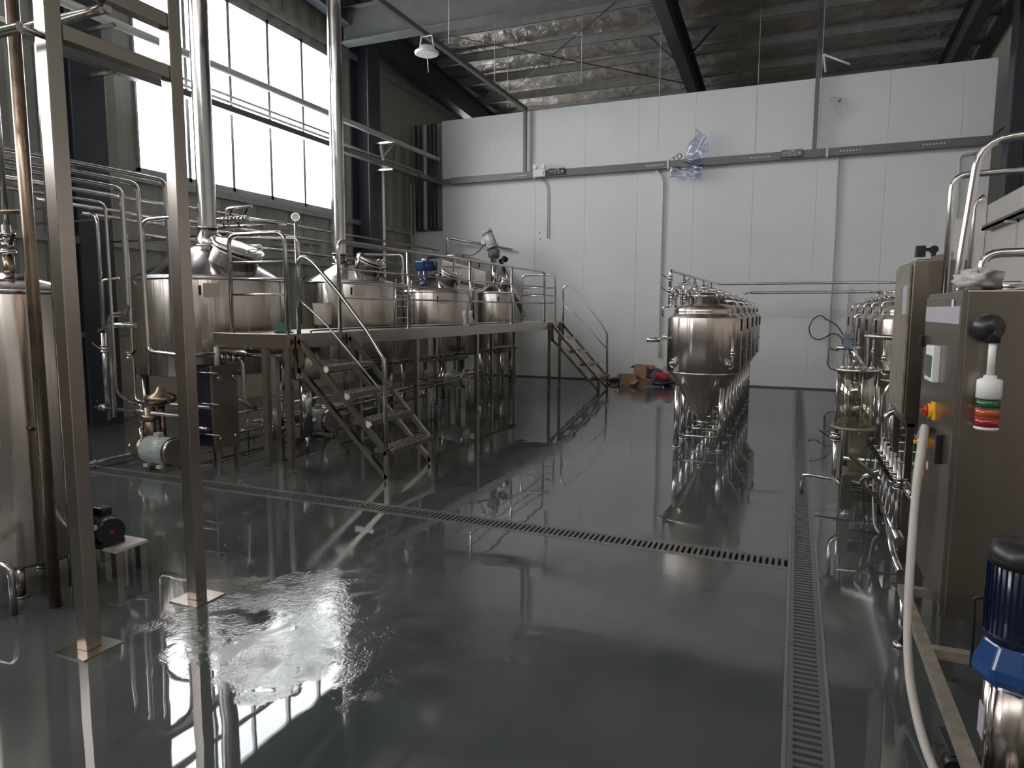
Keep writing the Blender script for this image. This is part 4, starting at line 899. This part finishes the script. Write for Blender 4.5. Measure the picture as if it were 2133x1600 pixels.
for i, (z, x1) in enumerate(((.32, -3.1), (.22, -3.2))):
    pipe(['upper', 'lower'][i]+' of two floor-level pipes under the slim foreground tank', [(-4.8, 2.12-.1*i, z-.06), (-3.70-.02*i, 2.14-.1*i, z-.06), (-3.70-.02*i, 2.14-.1*i, .0)], .018, .05)
# black motor pump on a stand
t = thing('motor_pump', 'black electric motor pump on a small white table behind the gantry post', 'pump', (-3.85, 2.8, 0))
MB().box((-4.02, 2.68, .155), (-3.64, 2.90, .175)).build('table_top', WHITEW, t, bevel=.003)
for x in (-3.99, -3.67):
    for y in (2.71, 2.87): MB().box((x-.022, y-.022, 0), (x+.022, y+.022, .155)).build('table_leg', SQ, t)
horiz_motor(t, (-3.92, 2.79, .268), (1, -.35, 0), .082, .19, BLACK, BLACK, feet=True)
MB().cyl((-3.92, 2.79, .268), (-4.0, 2.82, .268), .06, n=24).build('pump_head', PIPE, t)
MB().cyl((-3.708, 2.716, .268), (-3.700, 2.713, .268), .011, n=14).build('cap_badge', RED, t)
MB().cb((-3.85, 2.765, .365), (.09, .07, .05)).build('terminal_box', BLACK, t, bevel=.01)
pipe('slanting outlet pipe with elbow before the black motor pump', [(-3.80, 2.52, .0), (-3.80, 2.52, .34), (-3.55, 2.50, .38)], .016, .04)

# ================================================================== RIGHT SIDE: CABINETS, SKID, PUMP
CX0, CX1, CYA, CYB, CZ0, CZ1 = .63, 1.35, 3.30, 4.19, .29, 1.685
t = thing('control_cabinet', 'large brown-reflecting steel control cabinet at the right edge with rotary switches', 'cabinet', (1.0, 3.75, 0))
MB().box((CX0+.012, CYA, CZ0), (CX1, CYB, CZ1)).build('body', BOXS, t, bevel=.006)
dr = MB().box((CX0, CYA+.03, CZ0+.02), (CX0+.012, CYB-.02, CZ1-.02)).build('door', BOXS, t, bevel=.003)
MB().box((CX0-.004, CYA+.005, CZ0), (CX0+.014, CYA+.028, CZ1)).build('edge_strip', SQ, t)
MB().box((CX0-.003, CYA+.05, 1.545), (CX0, CYB-.04, 1.62)).build('header_band', LILAC, dr)
a0 = PX(CX0, 1987, 630); MB().box((CX0-.005, a0.y-.02, a0.z-.02), (CX0-.003, a0.y+.02, a0.z+.012)).build('sticker', WHITE, dr)
# touch screen
p = PX(CX0, 1959, 722); q = PX(CX0, 1941, 790)
hm = MB().box((CX0-.03, min(p.y, q.y)-.02, q.z), (CX0, max(p.y, q.y)+.02, p.z)).build('touch_panel', WHITE, dr, bevel=.003)
MB().box((CX0-.032, min(p.y, q.y), q.z+.02), (CX0-.03, max(p.y, q.y), p.z-.045)).build('screen', SCRN, hm)
def knob(p, r, big):
    p = V(p); d = V((-1, 0, 0))
    o = MB().box((p.x-.012, p.y-r*1.2, p.z-r*1.2), (p.x, p.y+r*1.2, p.z+r*1.2)).cyl(p, p+d*.03, r, n=20).build('switch_plate', YEL, dr, bevel=.002)
    MB().cyl(p+d*.03, p+d*.045, r*.8, n=20).bar(p+d*.05+V((0, -r*.8, 0)), p+d*.05+V((0, r*.8, 0)), .018, .012).build('switch_knob', RED if big else YEL, o)
knob(PX(CX0, 1947, 856), .034, True); knob(PX(CX0, 1932, 922), .022, False)
p = PX(CX0, 1963, 905); q = PX(CX0, 1957, 965); MB().box((CX0-.025, p.y-.012, q.z), (CX0, p.y+.014, p.z)).build('door_handle', BLACK, dr, bevel=.004)
p = PX(CX0, 1925, 710); MB().box((CX0-.02, CYB-.045, p.z-.03), (CX0+.0, CYB-.01, p.z+.03)).build('hinge', BLACK, dr, bevel=.003)
p = PX(CX0, 1932, 970); MB().box((CX0-.002, p.y-.02, p.z-.018), (CX0, p.y+.03, p.z+.018)).build('warning_label', PINK, dr)
p = PX(CX0, 1923, 985); MB().box((CX0-.002, p.y-.01, p.z-.018), (CX0, p.y+.01, p.z+.015)).build('warning_label', PINK, dr)
for x, y in ((CX0+.035, CYA+.03), (CX0+.035, CYB-.03), (CX1-.03, CYA+.03), (CX1-.03, CYB-.03)): MB().box((x-.03, y-.025, 0), (x+.03, y+.025, CZ0)).build('leg', SQ, t)
# signal tower hanging upside down on the near face
q = lambda x, y: PY(3.24, x, y)
t = thing('signal_tower', 'upside-down signal light tower in green, orange and red on the near cabinet', 'signal light', (.70, 3.2, 1.1))
c = q(2062, 683); e = q(2072, 690)
MB().cyl((c.x, CYA+.006, c.z), (c.x, CYA-.03, c.z), .05, n=28).ball((c.x, CYA-.035, c.z), .058, 24).cyl((c.x+.013, 3.24, c.z), (c.x+.013, 3.235, c.z-.06), .03, .024, n=20).build('elbow_mount', BLACK, t)
xx = c.x+.013; yy = 3.235; zz = [q(2070, v).z for v in (705, 782, 790, 832, 850, 870, 889, 896)]
MB().cyl((xx, yy, zz[1]), (xx, yy, zz[0]), .0135, n=20).build('pole', WHITE, t)
MB().lathe((xx, yy, 0), [(.030, zz[3]), (.044, zz[3]+.006), (.044, zz[2]-.006), (.038, zz[2]), (.024, zz[2]+.004), (.022, zz[1]), (.0, zz[1]+.001)], 36).build('base', WHITE, t)
for a, b_, m, nm in ((3, 4, LGRN, 'green_lens'), (4, 5, LORG, 'orange_lens'), (5, 6, LRED, 'red_lens')):
    MB().cyl((xx, yy, zz[b_]+.002), (xx, yy, zz[a]-.001), .0425, n=36).ring((xx, yy, zz[b_]+.002), .041, .0025).build(nm, m, t)
MB().lathe((xx, yy, 0), [(.036, zz[7]), (.043, zz[7]+.005), (.043, zz[6])], 36).build('end_cap', WHITE, t)
tag(lump((.745, 3.66, CZ1), (.085, .16, .05), 4, CLOTH, 'rag', amp=.7, fr=3.), 'crumpled grey-white rag lying on top of the control cabinet', 'cloth')
tag(lump((.98, 3.50, CZ1), (.12, .14, .022), 8, CLOTH, 'glove', amp=.7, fr=3.), 'flat pale work glove on the cabinet top right of the rag', 'glove')
# pipes rising behind the cabinet
pipe('tall bent steel pipe behind the control cabinet, highest at the right edge', [(.80, 4.4, .9), (.80, 4.4, 1.75), (.86, 4.4, 2.50), (1.7, 4.4, 2.55)], .022, .14)
pipe('bent steel pipe left of the tallest one above the control cabinet', [(.78, 4.6, .9), (.78, 4.6, 2.36), (1.7, 4.6, 2.38)], .018, .08)
pipe('straight upright steel pipe between the two bent ones', [(.86, 4.5, 0), (.88, 4.5, 2.18), (.92, 4.5, 2.22)], .018, .03)
pipe('low bent steel pipe arching just above the control cabinet', [(.80, 3.86, CZ1+.001), (.80, 3.86, 1.87), (1.7, 3.86, 1.875)], .021, .07)
pipe('thick dark pipe resting low along the top of the control cabinet', [(.9, 3.95, CZ1+.03), (1.7, 3.95, CZ1+.03)], .03, .05)
tag(MB().lathe((.745, 4.0, CZ1), [(.02, 0), (.02, .03), (.012, .035), (.012, .06), (.018, .065), (.018, .08)], 16).build('cable_gland', PIPE), 'small steel fitting on the far corner of the control cabinet top', 'fitting')
# far cabinet
t = thing('wall_cabinet', 'narrow upright steel box with open reddish edge beyond the control cabinet', 'cabinet', (.80, 5.0, 0))
MB().box((.645, 4.8, .93), (.93, 5.5, 1.905)).build('body', BOXS, t, bevel=.006)
MB().box((.628, 4.83, .96), (.643, 5.45, 1.88)).build('door', DUSTY, t, bevel=.003)
p = PX(.628, 1890, 595); q_ = PX(.628, 1884, 655); MB().box((.622, p.y-.05, q_.z), (.628, p.y+.12, p.z)).build('door_plate', LILAC, t)
MB().box((.665, 4.82, .88), (.92, 5.4, .93)).build('bottom_channel', SQ, t)
for x, y in ((.69, 4.84), (.69, 5.44), (.90, 4.84), (.90, 5.44)): MB().box((x-.02, y-.02, 0), (x+.02, y+.02, .9)).build('leg', SQ, t)
t = thing('camera_mount', 'black swivel arm clamp mounted on top of the narrow box', 'bracket', (.75, 4.95, 1.905))
q = lambda x, y: PY(4.95, x, y)
MB().cb(q(1917, 524)+V((0, 0, 0)), (.055, .05, .07)).build('clamp', BLACK, t, bevel=.006)
MB().bar(q(1922, 521), q(1944, 519), .022, .02).cyl(q(1945, 520)+V((0, -.02, 0)), q(1945, 520)+V((0, .02, 0)), .024, n=20).bar(q(1944, 520), q(1945, 540), .024, .024).build('arm', BLACK, t)
MB().box((.67, 4.86, 1.906), (.86, 5.05, 1.916)).bar((.76, 4.95, 1.92), (.87, 4.93, 1.945), .03, .03).build('plate', PIPE, t)
# skid with sight glass
t = thing('process_skid', 'low steel skid frame with square legs beside the sight glass', 'frame', (.65, 5.3, 0))
LGX = .42
MB().box((LGX-.035, 5.80, .05), (LGX+.035, 5.87, .32)).build('leg', SQ, t); MB().cyl((LGX, 5.835, 0), (LGX, 5.835, .06), .013, n=10).cyl((LGX, 5.835, 0), (LGX, 5.835, .012), .028, n=14).build('adjustable_foot', PIPE, t)
MB().box((LGX+.25, 5.80, .05), (LGX+.31, 5.86, .32)).build('leg', SQ, t); MB().cyl((LGX+.28, 5.83, 0), (LGX+.28, 5.83, .06), .013, n=10).build('adjustable_foot', PIPE, t)
MB().box((LGX+.035, 5.81, .12), (1.05, 5.86, .19)).build('lower_beam', BOXS, t)
MB().box((LGX, 4.2, .12), (LGX+.06, 5.8, .19)) if False else None
MB().box((LGX+.45, 4.4, .12), (LGX+.50, 5.81, .18)).build('lower_beam', BOXS, t)
MB().box((LGX+.02, 5.98, .32), (LGX+.14, 6.10, .655)).box((LGX-.02, 5.81, .29), (LGX+.3, 6.1, .33)).build('column', BOXS, t)
MB().tube([(LGX-.03, 5.84, .45), (.95, 5.84, .44)], .016).build('cross_tube', PIPE, t)
SX, SY = .46, 6.0
t = thing('sight_glass', 'clear cylinder sight glass between steel flanges with a ball float', 'sight glass', (SX, SY, .66))
MB().cyl((SX, SY, .665), (SX, SY, .685), .165, n=48).build('bottom_flange', DUSTY, t)
MB().cyl((SX, SY, 1.125), (SX, SY, 1.145), .165, n=48).build('top_flange', PIPE, t)
MB().lathe((SX, SY, 0), [(.128, .686), (.128, 1.124)], 48).build('glass_tube', TUBEG, t, sol=.006)
for a in (-2.75, -1.35, .0, 1.4): MB().cyl((SX+.148*math.cos(a), SY+.148*math.sin(a), .64), (SX+.148*math.cos(a), SY+.148*math.sin(a), 1.17), .006, n=8).build('tie_rod', PIPE, t)
MB().ball((SX, SY-.03, 1.03), .025).cyl((SX, SY-.03, 1.05), (SX, SY-.03, 1.125), .008, n=8).build('spray_ball', PIPE, t)
b = MB()
for k in range(5): b.cyl((SX-.1+k*.05, SY-.04+.02*(k % 2), 1.145), (SX-.1+k*.05, SY-.04+.02*(k % 2), 1.165), .02, n=12)
b.tube([(SX+.06, SY, 1.145), (SX+.0, SY, 1.24), (SX-.04, SY+.02, 1.28)], .012, .03).tube([(SX-.02, SY, 1.15), (SX-.02, SY, 1.31)], .012).build('top_fittings', PIPE, t)
p = pipe('valved pipe dropping from the sight glass and turning along the floor', [(.335, 5.95, .655), (.335, 5.95, .26), (.38, 5.93, .215), (.62, 5.93, .20), (.70, 5.93, .2)], .017, .05)
valve(p, (.335, 5.95, .60), (0, 0, 1), (-1, -.4, -.1), .028)
pipe('low drain pipe bending down into the long floor drain', [(.11, 6.35, -.02), (.11, 6.35, .165), (.16, 6.32, .185), (.78, 6.2, .15)], .015, .04)
# pipework wall at the far side of the skid
for i, (pts, r) in enumerate(([[(.62, 7.2, 0), (.62, 7.2, 1.36), (.62, 7.2, 1.37)], .024], [[(.50, 7.25, 0), (.52, 7.25, 1.55), (.56, 7.25, 1.57)], .016], [[(.62, 7.2, 1.36), (1.0, 7.2, 1.34)], .024],
                            [[(.74, 6.6, 0), (.74, 6.6, .92), (.80, 6.6, 1.0), (.80, 6.6, 1.6)], .02], [[(.68, 5.95, 0), (.68, 5.95, .80), (.76, 5.95, .84), (.80, 5.95, .84)], .024])):
    pipe(['upright pipe of the pipe wall right of the sight glass, thickest', 'slender upright of the pipe wall above the sight glass', 'horizontal pipe of the pipe wall above the sight glass', 'offset pipe beside the narrow steel box', 'short hooked pipe right below the sight glass flange'][i], pts, r, .06)
t = thing('flow_meter', 'blue-grey flow meter box among the pipes above the sight glass', 'meter', (.46, 7.1, 1.25))
MB().cb((.46, 7.1, 1.36), (.10, .08, .05)).cb((.46, 7.1, 1.29), (.08, .07, .07)).build('housing', mat('blue_grey_enamel', (.16, .20, .27), .4), t, bevel=.006)
MB().cyl((.36, 7.1, 1.25), (.56, 7.1, 1.25), .02, n=12).cyl((.46, 7.1, 0), (.46, 7.1, 1.25), .012, n=10).build('tube', PIPE, t)
t = thing('valve_rack', 'dense rack of lever valves and pipes beneath the narrow steel box', 'valve', (.66, 4.9, .4))
for k in range(6):
    y = 4.45+k*.17; x = .60
    MB().cyl((x, y, .30), (x, y, .72), .018, n=12).build('branch_pipe', PIPE, t)
    valve(t, (x, y, .60), (0, 0, 1), (-.8, -.55, .3), .026)
MB().cyl((.60, 4.3, .30), (.60, 5.6, .30), .026, n=16).cyl((.68, 4.3, .52), (.66, 5.7, .52), .026, n=16).build('manifold', PIPE, t)
MB().tube([(.60, 5.35, .48), (.48, 5.45, .38), (.56, 5.5, .26), (.66, 5.5, .25)], .02, .05).bar((.42, 5.6, .52), (.60, 5.2, .42), .022, .03).build('brace', PIPE, t)
MB().tube([(.60, 5.0, .30), (.62, 4.7, .1), (.64, 4.5, .05)], .02, .05).build('drain_stub', PIPE, t)
for i in range(3): tag(MB().tube([(.52+i*.035, 5.55, .55), (.50+i*.035, 5.5, .3), (.53+i*.03, 5.45, .05), (.50+i*.06, 5.4, .008)], .006, .1, 6).build('loose_cable', RUBBER if i < 2 else COND), ['left black cable hanging from the valve rack to the floor', 'right black cable hanging from the valve rack to the floor', 'pale thin tube hanging from the valve rack to the floor'][i], 'cable')
# hose
t = pipe('long white ribbed hose hanging beside the control cabinet and trailing on the floor', [(.615, 4.0, .95), (.60, 3.75, 1.06), (.56, 3.55, .98), (.525, 3.42, .80), (.50, 3.26, .50), (.495, 3.20, .28), (.495, 3.08, .10), (.50, 2.75, .018), (.54, 2.3, .018), (.62, 1.8, .018)], .017, .22, HOSE, 'white_hose', 'hose')
MB().cyl((.497, 3.20, .27), (.497, 3.21, .285), .021, n=12).build('hose_tie', BLACK, t)
pipe('second strand of white hose behind the first', [(.60, 3.78, 1.05), (.57, 3.72, .85), (.565, 3.70, .4), (.60, 3.75, .05)], .016, .2, HOSE, 'white_hose', 'hose')
# pump skid
t = thing('pump_skid', 'dusty low angle-steel frame carrying the blue pump, lower right', 'frame', (.8, 2.7, 0))
MB().box((.51, 1.7, .255), (.55, 3.62, .295)).build('rail', DUSTY, t)
MB().box((1.15, 1.7, .255), (1.19, 3.62, .295)).build('rail', DUSTY, t)
for y in (2.95, 3.58, 1.9): MB().box((.55, y, .255), (1.15, y+.04, .295)).build('cross_bar', DUSTY, t)
for x, y in ((.53, 3.58), (1.17, 3.58), (.53, 1.75), (1.17, 1.75)): MB().cyl((x, y, 0), (x, y, .26), .014, n=10).cyl((x, y, 0), (x, y, .02), .032, n=16).build('adjustable_foot', PIPE, t)
# vertical multistage pump
PXc, PYc = .668, 2.42
t = thing('vertical_pump', 'vertical pump with dark blue motor over a steel body, lower right corner', 'pump', (PXc, PYc, 0))
b = MB().lathe((PXc, PYc, 0), [(.082, .60), (.088, .62), (.088, .86), (.08, .865)], 40)
for k in range(36):
    a = 2*math.pi*k/36; b.bar((PXc+.088*math.cos(a), PYc+.088*math.sin(a), .63), (PXc+.088*math.cos(a), PYc+.088*math.sin(a), .85), .003, .008)
mo = b.build('motor', BLUE, t)
MB().lathe((PXc, PYc, 0), [(.092, .84), (.092, .87), (.08, .905), (.03, .915), (0, .915)], 40).build('fan_cover', BLACK, mo)
MB().cb((PXc+.10, PYc-.02, .72), (.08, .10, .10)).build('terminal_box', BLUE, mo, bevel=.01)
MB().lathe((PXc, PYc, 0), [(.072, .455), (.080, .46), (.105, .48), (.115, .50), (.112, .53), (.085, .60)], 8, smooth=False).build('motor_stool', BLUEL, t, bevel=.008)
MB().cyl((PXc, PYc, .18), (PXc, PYc, .46), .076, n=40).build('body_sleeve', SHELL, t)
for a in (-2.5, -1.0, .6, 2.1): MB().cyl((PXc+.09*math.cos(a), PYc+.09*math.sin(a), .12), (PXc+.09*math.cos(a), PYc+.09*math.sin(a), .48), .007, n=8).build('tie_rod', PIPE, t)
MB().lathe((PXc, PYc, 0), [(.10, .0), (.10, .03), (.09, .06), (.09, .10), (.105, .12), (.105, .16), (.085, .19)], 32).box((PXc-.105, PYc-.10, 0), (PXc+.13, PYc+.10, .02)).build('base', BLACK, t)
MB().cyl((PXc+.0, PYc-.15, .17), (PXc+.01, PYc-.02, .15), .04, n=28).cyl((PXc-.005, PYc-.165, .17), (PXc+.0, PYc-.15, .17), .055, n=32).ring((PXc-.005, PYc-.166, .17), .045, .005, (0, 1, 0)).build('suction_flange', PIPE, t)
MB().box((PXc-.079, PYc-.04, .28), (PXc-.073, PYc+.02, .38)).build('rating_label', LILAC, t)
MB().tube([(PXc-.085, PYc, .72), (PXc-.12, PYc+.0, .72), (PXc-.11, PYc+.02, .62), (PXc-.09, PYc+.1, .45)], .005, .03, 6).build('cable', RUBBER, t)
t = thing('black_clamp_valve', 'black lever valve lying by the pump base on the floor', 'valve', (.575, 2.62, 0))
MB().cyl((.575, 2.60, .03), (.575, 2.66, .03), .032, n=20).build('body', BLACK, t)
MB().bar((.575, 2.63, .06), (.545, 2.70, .12), .022, .014).build('lever', BLACK, t)
# right wall services
t = thing('wall_cable_tray', 'narrow cable tray stepping along the pale right wall', 'cable tray', (3.2, 12, 3.0))
MB().box((2.97, 8.0, 3.02), (3.12, 14.6, 3.06)).box((2.97, 8.0, 3.02), (2.985, 14.6, 3.10)).build('tray', TRAY, t)
for y in (9, 11, 13): MB().box((2.95, y, 2.98), (3.13, y+.04, 3.02)).box((3.10, y, 2.6), (3.13, y+.04, 3.45)).build('bracket', COND, t)
tag(MB().box((2.98, 9.2, 3.15), (3.13, 10.2, 3.45)).build('junction_box', COND, bevel=.01), 'pale junction box on the right wall above the cable tray', 'box')
tag(MB().cyl((.70, 14.6, 6.15), (.25, 14.8, 6.45), .02, n=8).cyl((.25, 14.8, 6.45), (.3, 14.8, 6.12), .02, n=8).build('angle_bracket', COND), 'pale V-shaped bracket peeking over the back wall by the right dropper', 'bracket')
